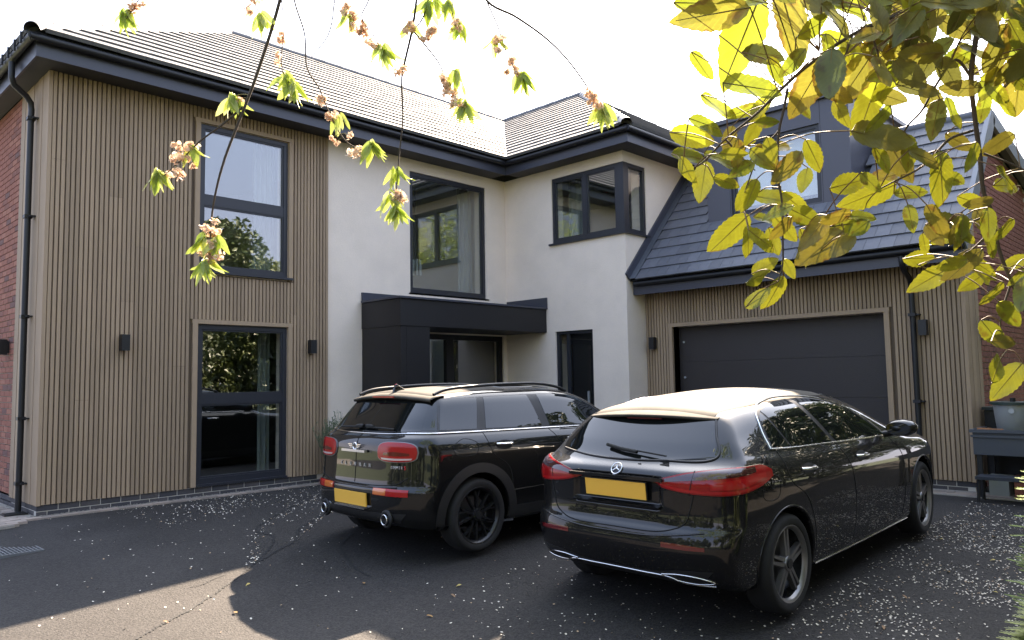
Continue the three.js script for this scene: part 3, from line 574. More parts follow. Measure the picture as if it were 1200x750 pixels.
    const g = new THREE.BufferGeometry(); g.setAttribute('position', new THREE.Float32BufferAttribute(pos, 3)); g.setAttribute('normal', new THREE.Float32BufferAttribute(nor, 3)); g.setAttribute('uv', new THREE.Float32BufferAttribute(uv, 2)); g.setIndex(idx); return g;
  }
  function line(view, P, r, off = 0, sgn = 1, n = 40, closed = false) {
    const Q = sm(closed ? [...P, P[0]] : P, n), pts = []; for (const [a, b] of Q) { const p = hit(view, a, b, sgn); if (p) { if (off) p.addScaledVector(grad(p), off); pts.push(p); } }
    return new THREE.TubeGeometry(new THREE.CatmullRomCurve3(pts), n * 2, r, 6, false);
  }
  return { hit, patch, line, grad, sm };
}
M.paint = phy(lin(0.006, 0.0058, 0.006), 0.4, { specularIntensity: 0.15, clearcoat: 1, clearcoatRoughness: 0.02 });
M.paint2 = phy(lin(0.006, 0.006, 0.006), 0.4, { specularIntensity: 0.15, clearcoat: 1, clearcoatRoughness: 0.02 });
// spring pollen settled on the roofs: fine pale grains on black paint
{
  const r = rng(12), n = 1024, sp = new Float32Array(n * n); for (let i = 0; i < sp.length; i++) sp[i] = r();
  const co = fbm(n, 9, 5, 61);
  const map = tex(n, i => { const v = 0.066 * (0.55 + 0.7 * co[i] + 0.5 * (sp[i] - 0.5) + (sp[i] > 0.993 ? 2.5 : 0)); return [toS(v), toS(v * 0.91), toS(v * 0.77)]; }, true, 1 / 0.9);
  M.dusty = phy(lin(1, 1, 1), 0.85, { map, ior: 1.24 });
}
M.carGlass = phy(lin(0.006, 0.007, 0.007), 0.015, { ior: 1.62 });
M.seam = std(lin(0.002, 0.002, 0.002), 0.9);
M.chrome = std(lin(0.75, 0.75, 0.75), 0.12, { metalness: 1 });
M.plastic = std(lin(0.009, 0.009, 0.009), 0.6);
M.tyre = std(lin(0.006, 0.006, 0.006), 0.8);
M.redLens = phy(lin(0.33, 0.008, 0.010), 0.14, {});
M.redDark = phy(lin(0.105, 0.004, 0.006), 0.1, { clearcoat: 1, clearcoatRoughness: 0.02 });
M.amber = phy(lin(0.55, 0.13, 0.02), 0.1, { clearcoat: 1 });
M.palelens = phy(lin(0.55, 0.42, 0.40), 0.1, { clearcoat: 1 });
M.yellow = std(lin(0.80, 0.44, 0.055), 0.45);
M.alloy = std(lin(0.20, 0.195, 0.19), 0.35, { metalness: 0.8 });
M.alloyDark = std(lin(0.02, 0.02, 0.021), 0.25, { metalness: 0.4 });

function wheel(root, x, y, sgn, halfTrack, R, rimR, style, turn = 0) {
  const g = new THREE.Group(); g.name = 'wheel'; g.position.set(x, y, sgn * (halfTrack - 0.11)); g.rotation.y = (sgn > 0 ? 0 : Math.PI) + turn; root.add(g);
  // local: +z is the outside
  const prof = [[rimR - 0.012, -0.09], [rimR + 0.02, -0.108], [R - 0.03, -0.105], [R - 0.006, -0.085], [R, -0.05], [R, 0.05], [R - 0.006, 0.085], [R - 0.022, 0.104], [rimR + 0.045, 0.112], [rimR + 0.012, 0.108], [rimR - 0.006, 0.095], [rimR - 0.012, 0.06]].map(p => new THREE.Vector2(p[0], p[1]));
  const ty = new THREE.LatheGeometry(prof, 72); ty.rotateX(Math.PI / 2); part('tyre', ty, M.tyre, g);
  const rp = [[0.04, -0.02], [rimR * 0.55, -0.03], [rimR - 0.03, -0.05], [rimR - 0.024, 0.06], [rimR - 0.016, 0.092], [rimR, 0.104], [rimR + 0.004, 0.098], [rimR, 0.085]].map(p => new THREE.Vector2(p[0], p[1]));
  const lip = [[rimR - 0.026, 0.075], [rimR - 0.016, 0.094], [rimR, 0.106], [rimR + 0.006, 0.1], [rimR, 0.08]].map(p => new THREE.Vector2(p[0], p[1]));
  const rb = new THREE.LatheGeometry(rp, 64); rb.rotateX(Math.PI / 2); part('rim_barrel', rb, M.alloyDark, g);
  const lg = new THREE.LatheGeometry(lip, 64); lg.rotateX(Math.PI / 2); part('rim', lg, style === 'star' ? M.alloy : M.alloyDark, g);
  const disc = new THREE.CylinderGeometry(rimR * 0.66, rimR * 0.66, 0.02, 40); disc.rotateX(Math.PI / 2); disc.translate(0, 0, -0.015); part('brake_disc', disc, std(lin(0.12, 0.12, 0.12), 0.4, { metalness: 0.8 }), g);
  const spoke = (a0, r0, w0, a1, r1, w1, z0, z1, th) => {           // tapered bar between two polar points
    const p = [Math.cos(a0) * r0, Math.sin(a0) * r0], q = [Math.cos(a1) * r1, Math.sin(a1) * r1], d = Math.hypot(q[0] - p[0], q[1] - p[1]), nx = -(q[1] - p[1]) / d, ny = (q[0] - p[0]) / d;
    const V = []; for (const [c, w, z] of [[p, w0, z0], [q, w1, z1]]) for (const s of [-1, 1]) { V.push([c[0] + nx * w * s, c[1] + ny * w * s, z - th], [c[0] + nx * w * s * 0.72, c[1] + ny * w * s * 0.72, z]); }
    // order per end: [-bottom,-top,+bottom,+top]
    const f = [[0, 4, 1], [4, 5, 1], [1, 5, 3], [5, 7, 3], [3, 7, 2], [7, 6, 2], [0, 1, 2], [1, 3, 2], [4, 6, 5], [5, 6, 7]], P = []; for (const t of f) for (const i of t) P.push(...V[i]);
    const b = new THREE.BufferGeometry(); b.setAttribute('position', new THREE.Float32BufferAttribute(P, 3)); b.computeVertexNormals(); b.setAttribute('uv', new THREE.Float32BufferAttribute(new Float32Array(P.length / 3 * 2), 2)); return b;
  };
  const n = style === 'star' ? 5 : 10;
  for (let k = 0; k < n; k++) {
    const a = k / n * 2 * Math.PI + 0.3;
    if (style === 'star') part('spoke', join([spoke(a - 0.30, 0.055, 0.02, a - 0.10, rimR - 0.012, 0.012, 0.085, 0.08, 0.035), spoke(a + 0.30, 0.055, 0.02, a + 0.10, rimR - 0.012, 0.012, 0.085, 0.08, 0.035)]), M.alloy, g);
    else part('spoke', k % 2 ? spoke(a - 0.1, 0.05, 0.013, a - 0.04, rimR - 0.01, 0.009, 0.075, 0.08, 0.03) : join([spoke(a, 0.05, 0.016, a, rimR - 0.1, 0.012, 0.075, 0.078, 0.03), spoke(a, rimR - 0.11, 0.012, a + 0.13, rimR - 0.01, 0.009, 0.078, 0.08, 0.03), spoke(a, rimR - 0.11, 0.012, a - 0.13, rimR - 0.01, 0.009, 0.078, 0.08, 0.03)]), M.alloyDark, g);
  }
  const hub = new THREE.CylinderGeometry(0.05, 0.068, 0.05, 24); hub.rotateX(Math.PI / 2); hub.translate(0, 0, 0.068); part('hub', hub, style === 'star' ? M.alloy : M.alloyDark, g);
  const cap = new THREE.CylinderGeometry(0.034, 0.034, 0.012, 24); cap.rotateX(Math.PI / 2); cap.translate(0, 0, 0.096); part('hub_cap', cap, M.black, g);
  return g;
}
function carRoot(name, label, pos, yaw, pitch) {
  const g = thing(name, label, 'car', pos); g.rotation.order = 'YZX'; g.rotation.set(0, -yaw * Math.PI / 180, pitch * Math.PI / 180); return g;
}
const cyl = (r, h, ax, x, y, z, seg = 24) => { const g = new THREE.CylinderGeometry(r, r, h, seg); if (ax === 'x') g.rotateZ(Math.PI / 2); if (ax === 'z') g.rotateX(Math.PI / 2); g.translate(x, y, z); return g; };
// ------------------------------------------------------------------ the hatchback with a round star badge
{
  const top = table(spline([[-0.95, 1.27], [-0.5, 1.365], [-0.3, 1.398], [0, 1.436], [0.45, 1.468], [0.9, 1.474], [1.3, 1.452], [1.6, 1.40], [1.9, 1.31], [2.2, 1.185], [2.5, 1.075], [2.68, 1.035], [3.0, 0.985], [3.3, 0.90], [3.5, 0.79], [3.62, 0.62]]), -1, 3.8);
  const rear = table(spline([[0.1, -0.60], [0.26, -0.66], [0.33, -0.745], [0.42, -0.795], [0.55, -0.822], [0.64, -0.805], [0.685, -0.772], [0.80, -0.757], [0.95, -0.75], [1.02, -0.722], [1.065, -0.645], [1.2, -0.50], [1.36, -0.325], [1.5, -0.18]]), 0, 1.6);
  const front = table(spline([[0.1, 3.40], [0.25, 3.52], [0.5, 3.58], [0.75, 3.55], [0.95, 3.45], [1.6, 3.2]]), 0, 1.6);
  const sec = table(spline([[-1.0, 0.80], [-0.82, 0.855], [-0.6, 0.888], [-0.4, 0.902], [-0.22, 0.903], [-0.12, 0.888], [-0.05, 0.858], [0, 0.825], [0.06, 0.795], [0.2, 0.725], [0.32, 0.648], [0.42, 0.56], [0.55, 0.42]]), -1.2, 0.7);
  const plan = table(spline([[-0.9, 0.90], [-0.5, 0.955], [0, 0.99], [0.5, 1], [2.2, 1], [2.9, 0.975], [3.3, 0.90], [3.6, 0.78]]), -1, 3.8);
  const bot = table(spline([[-0.9, 0.31], [-0.7, 0.295], [-0.45, 0.24], [0, 0.215], [2.6, 0.205], [3.2, 0.2], [3.6, 0.26]]), -1, 3.8);
  const belt = x => 1.04 - 0.055 * (clamp(x, -0.6, 3) - 0.9);
  const F = (x, y, z) => {
    const az = Math.abs(z), b = belt(x), yb = y - b, up = sst(-0.05, 0.25, yb);
    const tap = plan(x) * (1 - 0.10 * up * sst(0.4, -0.6, x) - 0.06 * up * sst(1.2, 2.6, x));
    const w = sec(yb) * tap, zz = az / 0.9;
    let xr = rear(y) + (y > 1.0 ? 0.13 * zz * zz * sst(1.0, 1.1, y) : 0) + 0.26 * Math.pow(zz, 6) * (1 - 0.5 * sst(1.0, 1.1, y));
    // recess round the number plate
    xr += 0.028 * sst(0.385, 0.345, az) * sst(0.775, 0.81, y) * sst(0.995, 0.965, y);
    let f = smax(y - (top(x) - 0.05 * (az / 0.6) * (az / 0.6)), az - w, 0.10);
    f = smax(f, xr - x, 0.05); f = smax(f, x - (front(y) - 0.42 * zz * zz * zz), 0.10); f = smax(f, bot(x) - y, 0.06);
    for (const cx of [0, 2.729]) { const dx = x - cx, dy = y - 0.345, d = Math.sqrt(dx * dx + dy * dy) - 0.372; if (d < 0.3) f = Math.max(f, -Math.max(d, 0.6 - az)); }
    return f;
  };
  const T = carTools(F), g = carRoot('parked_hatchback', 'black hatchback with slim swept red tail lamps, star badge and silver star wheels', [5.15, -0.163, -3.26], 1.0, 2.6);
  const body = part('body', shell(F, [-0.9, 0.16, -0.98], [3.66, 1.54, 0.98], 0.019), M.paint, g);
  part('roof_panel', T.patch('top', [[-0.29, -0.52], [0.1, -0.575], [0.6, -0.595], [1.35, -0.575]], [[-0.29, 0.52], [0.1, 0.575], [0.6, 0.595], [1.35, 0.575]], 0.0025, 40, 24, -1), M.dusty, g);
  part('windscreen', T.patch('top', [[1.5, -0.52], [1.9, -0.6], [2.35, -0.66]], [[1.5, 0.52], [1.9, 0.6], [2.35, 0.66]], 0.003, 20, 16, -1), M.carGlass, g);
  // rear screen, dark band above it, spoiler
  part('rear_window', T.patch('rear', [[-0.66, 1.11], [-0.3, 1.082], [0, 1.076], [0.3, 1.082], [0.66, 1.11]], [[-0.545, 1.325], [-0.25, 1.352], [0, 1.357], [0.25, 1.352], [0.545, 1.325]], 0.003, 36, 12), M.carGlass, g);
  {
    const P = [], N2 = 28, sec2 = (z) => { const u = z / 0.56, y = 1.392 - 0.028 * u * u, x = -0.40 + 0.10 * u * u; return [[x + 0.22, y + 0.008], [x + 0.10, y - 0.004], [x + 0.01, y - 0.022], [x, y - 0.034], [x + 0.015, y - 0.046], [x + 0.12, y - 0.05], [x + 0.2, y - 0.04]]; };
    const idx = []; for (let i = 0; i <= N2; i++) { const z = -0.56 + 1.12 * i / N2; for (const [x, y] of sec2(z)) P.push(x, y, z); }
    const W = 7; for (let i = 0; i < N2; i++) for (let j = 0; j < W; j++) { const a = i * W + j, b = i * W + (j + 1) % W, c = a + W, d = b + W; idx.push(a, c, b, b, c, d); }
    const sg = new THREE.BufferGeometry(); sg.setAttribute('position', new THREE.Float32BufferAttribute(P, 3)); sg.setIndex(idx); sg.computeVertexNormals(); sg.setAttribute('uv', new THREE.Float32BufferAttribute(P.flatMap((v, i) => i % 3 === 1 ? [] : [v]), 2));
    const sp = part('spoiler', sg, M.dusty, g);
    part('brake_light', (() => { const b = new THREE.BoxGeometry(0.012, 0.014, 0.30); b.translate(-0.365, 1.342, 0); return b; })(), M.redDark, sp);
  }
  for (const s of [-1, 1]) {
    const win = (lo, up) => part('side_window', T.patch('side', lo, up, 0.004, 26, 9, s), M.carGlass, g);
    part('pillar_cover', T.patch('side', [[-0.02, 1.108], [0.6, 1.07], [1.2, 1.036], [2.04, 0.99]], [[0.0, 1.20], [0.05, 1.32], [0.17, 1.38], [0.4, 1.412], [0.68, 1.416], [1.0, 1.394], [1.3, 1.34], [1.6, 1.244], [1.9, 1.10], [2.04, 1.0]], 0.0015, 40, 10, s), M.black, g);
    const up = [[0.03, 1.20], [0.07, 1.31], [0.17, 1.368], [0.4, 1.40], [0.68, 1.407], [1.0, 1.385], [1.3, 1.33], [1.6, 1.235], [1.9, 1.09], [2.02, 1.005]];
    win([[0.0, 1.108], [0.12, 1.096], [0.25, 1.088]], [[0.02, 1.20], [0.06, 1.31], [0.12, 1.345]]);
    win([[0.275, 1.086], [0.6, 1.068], [0.95, 1.048]], [[0.145, 1.357], [0.4, 1.398], [0.66, 1.404]]);
    win([[1.02, 1.044], [1.5, 1.018], [2.0, 0.993]], [[0.75, 1.402], [1.0, 1.383], [1.3, 1.328], [1.6, 1.233], [1.88, 1.095], [2.02, 1.0]]);
    part('window_trim', mergeGeometries([T.line('side', [[-0.03, 1.112], [0.25, 1.09], [0.9, 1.052], [1.5, 1.018], [2.06, 0.988]], 0.007, 0.003, s, 50), T.line('side', [[-0.03, 1.112], [-0.01, 1.22], [0.045, 1.325], [0.16, 1.385], [0.4, 1.418], [0.7, 1.422], [1.0, 1.40], [1.3, 1.346], [1.6, 1.25], [1.9, 1.108], [2.06, 0.988]], 0.006, 0.003, s, 60)]), M.chrome, g);
    for (const q of [T.line('side', [[0.03, 1.10], [0.06, 0.9], [0.28, 0.75], [0.40, 0.5], [0.42, 0.3]], 0.0032, 0, s), T.line('side', [[0.99, 1.04], [1.10, 0.8], [1.13, 0.5], [1.10, 0.3]], 0.0032, 0, s), T.line('side', [[2.08, 0.98], [2.2, 0.8], [2.22, 0.5], [2.15, 0.3]], 0.0032, 0, s)]) part('door_seam', q, M.seam, g);
    part('sill_trim', T.line('side', [[0.42, 0.245], [1.2, 0.232], [2.28, 0.236]], 0.009, 0.002, s, 40), M.chrome, g);
    for (const [hx, hy] of [[0.24, 0.945], [1.22, 0.915]]) {
      const a = T.hit('side', hx, hy, s), b = T.hit('side', hx + 0.2, hy - 0.008, s); a.z += 0.032 * s; b.z += 0.03 * s;
      const h = part('door_handle', tube([[a.x, a.y, a.z - 0.03 * s], [a.x + 0.03, a.y, a.z], [(a.x + b.x) / 2, (a.y + b.y) / 2, (a.z + b.z) / 2 + 0.006 * s], [b.x - 0.03, b.y, b.z], [b.x, b.y, b.z - 0.03 * s]], 0.012, 24, 8), M.chrome, g);
      part('handle_cup', T.patch('side', [[hx + 0.02, hy - 0.035], [hx + 0.1, hy - 0.045], [hx + 0.18, hy - 0.04]], [[hx + 0.02, hy + 0.02], [hx + 0.1, hy + 0.03], [hx + 0.18, hy + 0.02]], 0.001, 12, 6, s), M.seam, h);
    }
    // door mirror
    const mg = new THREE.SphereGeometry(1, 24, 16); mg.scale(0.095, 0.072, 0.125); mg.rotateY(s * 0.25); mg.translate(1.93, 1.07, s * 1.0); const mi = part('door_mirror', mg, M.paint, g);
    part('mirror_arm', beam([1.98, 1.005, s * 0.84], [1.95, 1.03, s * 0.95], 0.03, 0.025, 8), M.black, mi);
    part('mirror_glass', (() => { const q = new THREE.CircleGeometry(1, 24); q.scale(0.1, 0.055, 1); q.rotateY(-Math.PI / 2); q.translate(1.838, 1.07, s * 1.0); return q; })(), M.carGlass, mi);
    // tail lamps: slim wedge that wraps round the corner
    const lo = [[-3.5, 0.955], [4, 0.925], [14, 0.904], [24, 0.893], [34, 0.889], [46, 0.902], [58, 0.93], [66, 0.96]], hi = [[-3.5, 0.96], [4, 0.988], [14, 1.018], [24, 1.034], [34, 1.044], [46, 1.046], [58, 1.035], [66, 1.0]];
    const tl = part('tail_lamp', T.patch('corner', lo, hi, 0.012, 44, 12, s, 0.02), phy(lin(0.24, 0.005, 0.007), 0.12, {}), g);
    part('lamp_edge', T.line('corner', lo.concat([...hi].reverse()), 0.004, 0.008, s, 90, true), M.seam, tl);
    part('lamp_core', T.patch('corner', [[26, 0.925], [40, 0.93], [58, 0.965]], [[26, 0.965], [40, 0.985], [58, 0.995]], 0.016, 24, 6, s), M.redLens, tl);
    part('lamp_strip', T.patch('corner', [[0, 0.952], [10, 0.918], [22, 0.904], [36, 0.90], [50, 0.915]], [[0, 0.958], [10, 0.934], [22, 0.92], [36, 0.916], [50, 0.93]], 0.0155, 30, 3, s), M.redLens, tl);
    part('lamp_joint', T.line('corner', [[16.5, 0.89], [17.5, 0.95], [19, 1.03]], 0.003, 0.012, s, 16), M.seam, tl);
    part('lamp_shade', T.patch('corner', [[4, 0.962], [16, 0.978], [34, 0.995], [50, 1.005]], [[4, 0.98], [16, 1.014], [34, 1.038], [50, 1.038]], 0.0145, 24, 4, s), phy(lin(0.035, 0.004, 0.006), 0.1, { clearcoat: 1 }), tl);
    part('reflector', T.patch('rear', [[0.40, 0.555], [0.55, 0.553], [0.69, 0.552]], [[0.40, 0.587], [0.55, 0.585], [0.69, 0.575]], 0.006, 16, 3, s), M.redDark, g);
    // exhaust trim: chrome ring with dark slot
    const ex = part('exhaust_trim', T.line('rear', [[0.36, 0.365], [0.50, 0.382], [0.64, 0.372], [0.71, 0.345], [0.60, 0.325], [0.46, 0.335]], 0.006, 0.004, s, 40, true), M.chrome, g);
    part('exhaust_slot', T.patch('rear', [[0.38, 0.352], [0.5, 0.336], [0.69, 0.342]], [[0.38, 0.366], [0.5, 0.38], [0.69, 0.352]], 0.002, 16, 4, s), M.seam, ex);
    part('arch_lip', mergeGeometries([0, 2.729].map(cx => { const L = []; for (let k = 0; k <= 24; k++) { const a = (-0.10 + 1.2 * k / 24) * Math.PI; L.push([cx + 0.384 * Math.cos(a), 0.345 + 0.384 * Math.sin(a)]); } return T.line('side', L, 0.006, -0.001, s, 48); })), M.paint, g);
    wheel(g, 0, 0.337, s, 0.885, 0.337, 0.255, 'star'); wheel(g, 2.729, 0.337, s, 0.885, 0.337, 0.255, 'star', s > 0 ? 0.06 : 0.06);
    part('headlamp', T.patch('front', [[0.45, 0.66], [0.6, 0.66], [0.78, 0.7]], [[0.45, 0.72], [0.6, 0.76], [0.78, 0.8]], 0.006, 16, 6, s), M.carGlass, g);
  }
  // hatch seams, ledge, plate, badge, wiper, diffuser
  part('screen_edge', T.line('rear', [[-0.665, 1.108], [-0.3, 1.08], [0, 1.074], [0.3, 1.08], [0.665, 1.108], [0.60, 1.24], [0.55, 1.33]], 0.008, 0.002, 1, 60), M.black, g);
  part('hatch_seam', mergeGeometries([T.line('rear', [[-0.60, 1.098], [-0.3, 1.078], [0, 1.072], [0.3, 1.078], [0.60, 1.098]], 0.0035), T.line('rear', [[-0.62, 0.93], [-0.585, 0.80], [-0.55, 0.71], [-0.42, 0.655], [0, 0.64], [0.42, 0.655], [0.55, 0.71], [0.585, 0.80], [0.62, 0.93]], 0.0045)]), M.seam, g);
  part('fuel_flap', T.line('side', [[-0.32, 0.93], [-0.2, 0.97], [-0.1, 0.93], [-0.12, 0.82], [-0.22, 0.80], [-0.31, 0.83]], 0.0028, 0, 1, 50, true), M.seam, g);
  const pl = new THREE.BoxGeometry(0.012, 0.114, 0.52); pl.rotateZ(0.06); pl.translate(-0.757, 0.888, 0); part('number_plate', pl, M.yellow, g);
  const pb = new THREE.BoxGeometry(0.012, 0.126, 0.532); pb.rotateZ(0.06); pb.translate(-0.751, 0.888, 0); part('plate_surround', pb, M.black, g);
  part('plate_ledge', (() => { const b = new THREE.BoxGeometry(0.05, 0.012, 0.74); b.rotateZ(0.25); b.translate(-0.762, 0.795, 0); return b; })(), M.paint, g);
  part('grip_lip', (() => { const b = new THREE.BoxGeometry(0.03, 0.022, 0.80); b.translate(-0.765, 0.975, 0); return b; })(), M.paint, g);
  { const c = T.hit('rear', -0.0, 1.02); const ring = new THREE.TorusGeometry(0.043, 0.0042, 8, 36); const arms = [0, 1, 2].map(k => { const b = new THREE.ConeGeometry(0.0085, 0.042, 4); b.translate(0, 0.021, 0); b.rotateZ(k * 2 * Math.PI / 3); return b.toNonIndexed(); }); const m = part('badge', mergeGeometries([ring.toNonIndexed(), ...arms]), M.chrome, g); const n = T.grad(c); m.quaternion.setFromRotationMatrix(new THREE.Matrix4().lookAt(n, new THREE.Vector3(), new THREE.Vector3(0, 1, 0))); m.position.copy(c).addScaledVector(n, 0.006); }
  { const w = part('rear_wiper', (() => { const a = T.hit('rear', 0.0, 1.105), b = T.hit('rear', -0.18, 1.15), d = T.hit('rear', 0.34, 1.10); const o = new THREE.Vector3(-0.03, 0.012, 0); return mergeGeometries([tube([T.hit('rear', -0.05, 1.135).add(o), T.hit('rear', 0.15, 1.118).add(o), d.clone().add(o)], 0.006, 20, 6), tube([T.hit('rear', -0.19, 1.15).add(o), T.hit('rear', -0.05, 1.13).add(o), T.hit('rear', 0.1, 1.115).add(o)], 0.013, 20, 8)]); })(), M.matBlack, g); }
  part('diffuser', T.patch('rear', [[-0.60, 0.30], [-0.3, 0.302], [0, 0.303], [0.3, 0.302], [0.60, 0.30]], [[-0.72, 0.42], [-0.5, 0.41], [-0.3, 0.375], [0, 0.37], [0.3, 0.375], [0.5, 0.41], [0.72, 0.42]], 0.003, 40, 6), M.plastic, g);
  part('bumper_strip', T.line('rear', [[-0.70, 0.318], [-0.50, 0.322], [-0.42, 0.352], [-0.2, 0.356], [0, 0.357], [0.2, 0.356], [0.42, 0.352], [0.50, 0.322], [0.70, 0.318]], 0.0065, 0.005, 1, 60), M.chrome, g);
  part('bumper_crease', T.line('rear', [[-0.68, 0.66], [-0.3, 0.615], [0, 0.61], [0.3, 0.615], [0.68, 0.66]], 0.006, 0.001, 1, 50), M.paint, g);
  part('underbody', bx(-0.3, 3.1, 0.19, 0.30, -0.58, 0.58), M.matBlack, g);
}
// ------------------------------------------------------------------ the estate with oval lamps
{
  const top = table(spline([[-0.9, 1.33], [-0.5, 1.395], [-0.3, 1.425], [0, 1.45], [0.5, 1.47], [1.0, 1.468], [1.4, 1.435], [1.65, 1.37], [1.9, 1.25], [2.15, 1.10], [2.3, 1.05], [2.6, 1.02], [3.0, 0.97], [3.2, 0.88], [3.4, 0.6]]), -1, 3.6);
  const rear = table(spline([[0.1, -0.58], [0.26, -0.66], [0.36, -0.735], [0.48, -0.755], [0.58, -0.752], [0.625, -0.725], [0.72, -0.715], [0.95, -0.70], [1.02, -0.675], [1.06, -0.625], [1.2, -0.50], [1.35, -0.365], [1.5, -0.25]]), 0, 1.6);
  const front = table(spline([[0.1, 3.2], [0.3, 3.36], [0.6, 3.42], [0.85, 3.38], [1.0, 3.25], [1.6, 3.0]]), 0, 1.6);
  const sec = table(spline([[-1.0, 0.80], [-0.8, 0.855], [-0.6, 0.885], [-0.35, 0.90], [-0.18, 0.897], [-0.09, 0.878], [-0.03, 0.845], [0, 0.82], [0.05, 0.798], [0.2, 0.735], [0.33, 0.67], [0.4, 0.62], [0.5, 0.52]]), -1.2, 0.7);
  const plan = table(spline([[-0.8, 0.93], [-0.4, 0.975], [0, 0.995], [0.5, 1], [2.3, 1], [2.9, 0.965], [3.2, 0.88], [3.4, 0.75]]), -1, 3.6);
  const bot = table(spline([[-0.8, 0.31], [-0.5, 0.25], [0, 0.22], [2.6, 0.21], [3.4, 0.25]]), -1, 3.6);
  const belt = x => 1.05 - 0.018 * x;
  const F = (x, y, z) => {
    const az = Math.abs(z), yb = y - belt(x), up = sst(-0.05, 0.25, yb), zz = az / 0.9;
    const w = sec(yb) * plan(x) * (1 - 0.05 * up * sst(0.3, -0.6, x) - 0.06 * up * sst(1.2, 2.5, x));
    const xr = rear(y) + (0.05 + 0.06 * sst(1.0, 1.1, y)) * zz * zz + 0.24 * Math.pow(zz, 6);
    let f = smax(y - (top(x) - 0.045 * (az / 0.6) * (az / 0.6)), az - w, 0.10);
    f = smax(f, xr - x, 0.06); f = smax(f, x - (front(y) - 0.35 * zz * zz * zz), 0.10); f = smax(f, bot(x) - y, 0.06);
    for (const cx of [0, 2.67]) { const dx = x - cx, dy = y - 0.33, d = Math.sqrt(dx * dx + dy * dy) - 0.365; if (d < 0.3) f = Math.max(f, -Math.max(d, 0.6 - az)); }
    return f;
  };
  const T = carTools(F), g = carRoot('parked_estate_car', 'black compact estate car with rounded red tail lamps, roof rails and black wheels', [4.745, -0.06, -5.92], 2.0, 0.3);
  part('body', shell(F, [-0.86, 0.16, -0.98], [3.5, 1.54, 0.98], 0.019), M.paint2, g);
  part('roof_panel', T.patch('top', [[-0.33, -0.55], [0.2, -0.585], [0.6, -0.585]], [[-0.33, 0.55], [0.2, 0.585], [0.6, 0.585]], 0.0025, 30, 24, -1), M.dusty, g);
  part('roof_glass', T.patch('top', [[0.64, -0.48], [1.0, -0.48], [1.35, -0.46]], [[0.64, 0.48], [1.0, 0.48], [1.35, 0.46]], 0.004, 20, 16, -1), M.carGlass, g);
  part('windscreen', T.patch('top', [[1.55, -0.52], [1.85, -0.58], [2.15, -0.62]], [[1.55, 0.52], [1.85, 0.58], [2.15, 0.62]], 0.003, 20, 16, -1), M.carGlass, g);
  part('rear_window', T.patch('rear', [[-0.69, 1.085], [-0.4, 1.076], [0, 1.073], [0.4, 1.076], [0.69, 1.085]], [[-0.60, 1.33], [-0.3, 1.345], [0, 1.35], [0.3, 1.345], [0.60, 1.33]], 0.003, 36, 12), M.carGlass, g);
  {
    const P = [], N2 = 28, W = 6, idx = [];
    for (let i = 0; i <= N2; i++) { const z = -0.63 + 1.26 * i / N2, u = z / 0.63, y = 1.408 - 0.038 * u * u, x = -0.41 + 0.07 * u * u; for (const [dx, dy] of [[0.16, 0.014], [0.05, -0.004], [0, -0.022], [0.006, -0.042], [0.05, -0.052], [0.15, -0.05]]) P.push(x + dx, y + dy, z); }
    for (let i = 0; i < N2; i++) for (let j = 0; j < W; j++) { const a = i * W + j, b = i * W + (j + 1) % W, c = a + W, d = b + W; idx.push(a, c, b, b, c, d); }
    const sg = new THREE.BufferGeometry(); sg.setAttribute('position', new THREE.Float32BufferAttribute(P, 3)); sg.setIndex(idx); sg.computeVertexNormals(); sg.setAttribute('uv', new THREE.Float32BufferAttribute(P.flatMap((v, i) => i % 3 === 1 ? [] : [v]), 2));
    const sp = part('spoiler', sg, M.dusty, g); part('brake_light', (() => { const b = new THREE.BoxGeometry(0.012, 0.013, 0.34); b.translate(-0.409, 1.377, 0); return b; })(), M.redLens, sp);
  }
  { // shark fin aerial
    const s = new THREE.Shape(); s.moveTo(0, 0); s.quadraticCurveTo(0.015, 0.055, 0.03, 0.062); s.quadraticCurveTo(0.08, 0.03, 0.15, 0); s.closePath();
    const e = new THREE.ExtrudeGeometry(s, { depth: 0.012, bevelEnabled: true, bevelSize: 0.008, bevelThickness: 0.01, bevelSegments: 3 }); e.translate(0, 0, -0.006); const m = part('aerial', e, M.paint2, g); m.position.set(-0.29, 1.425, 0.0); part('aerial_tip', (() => { const b = new THREE.SphereGeometry(0.014, 10, 8); b.translate(0.03, 0.058, 0); return b; })(), M.redLens, m);
  }
  for (const s of [-1, 1]) {
    part('roof_rail', tube([[-0.28, 1.395, s * 0.60], [-0.15, 1.435, s * 0.60], [0.2, 1.462, s * 0.60], [0.7, 1.475, s * 0.60], [1.1, 1.466, s * 0.59], [1.38, 1.425, s * 0.575], [1.5, 1.385, s * 0.57]], 0.015, 50, 8), M.black, g);
    const win = (lo, up) => part('side_window', T.patch('side', lo, up, 0.004, 22, 9, s), M.carGlass, g);
    part('pillar_cover', T.patch('side', [[-0.38, 1.08], [0.3, 1.068], [1.0, 1.052], [1.96, 1.03]], [[-0.29, 1.348], [0.2, 1.362], [0.9, 1.367], [1.2, 1.362], [1.46, 1.342], [1.72, 1.248], [1.96, 1.07]], 0.0015, 40, 10, s), M.black, g);
    win([[-0.36, 1.088], [-0.2, 1.083], [0.05, 1.078]], [[-0.25, 1.345], [-0.05, 1.352], [0.16, 1.355]]);
    win([[0.16, 1.076], [0.5, 1.068], [0.89, 1.06]], [[0.245, 1.356], [0.5, 1.36], [0.82, 1.36]]);
    win([[1.0, 1.058], [1.4, 1.05], [1.93, 1.035]], [[0.96, 1.36], [1.2, 1.355], [1.45, 1.335], [1.7, 1.24], [1.93, 1.07]]);
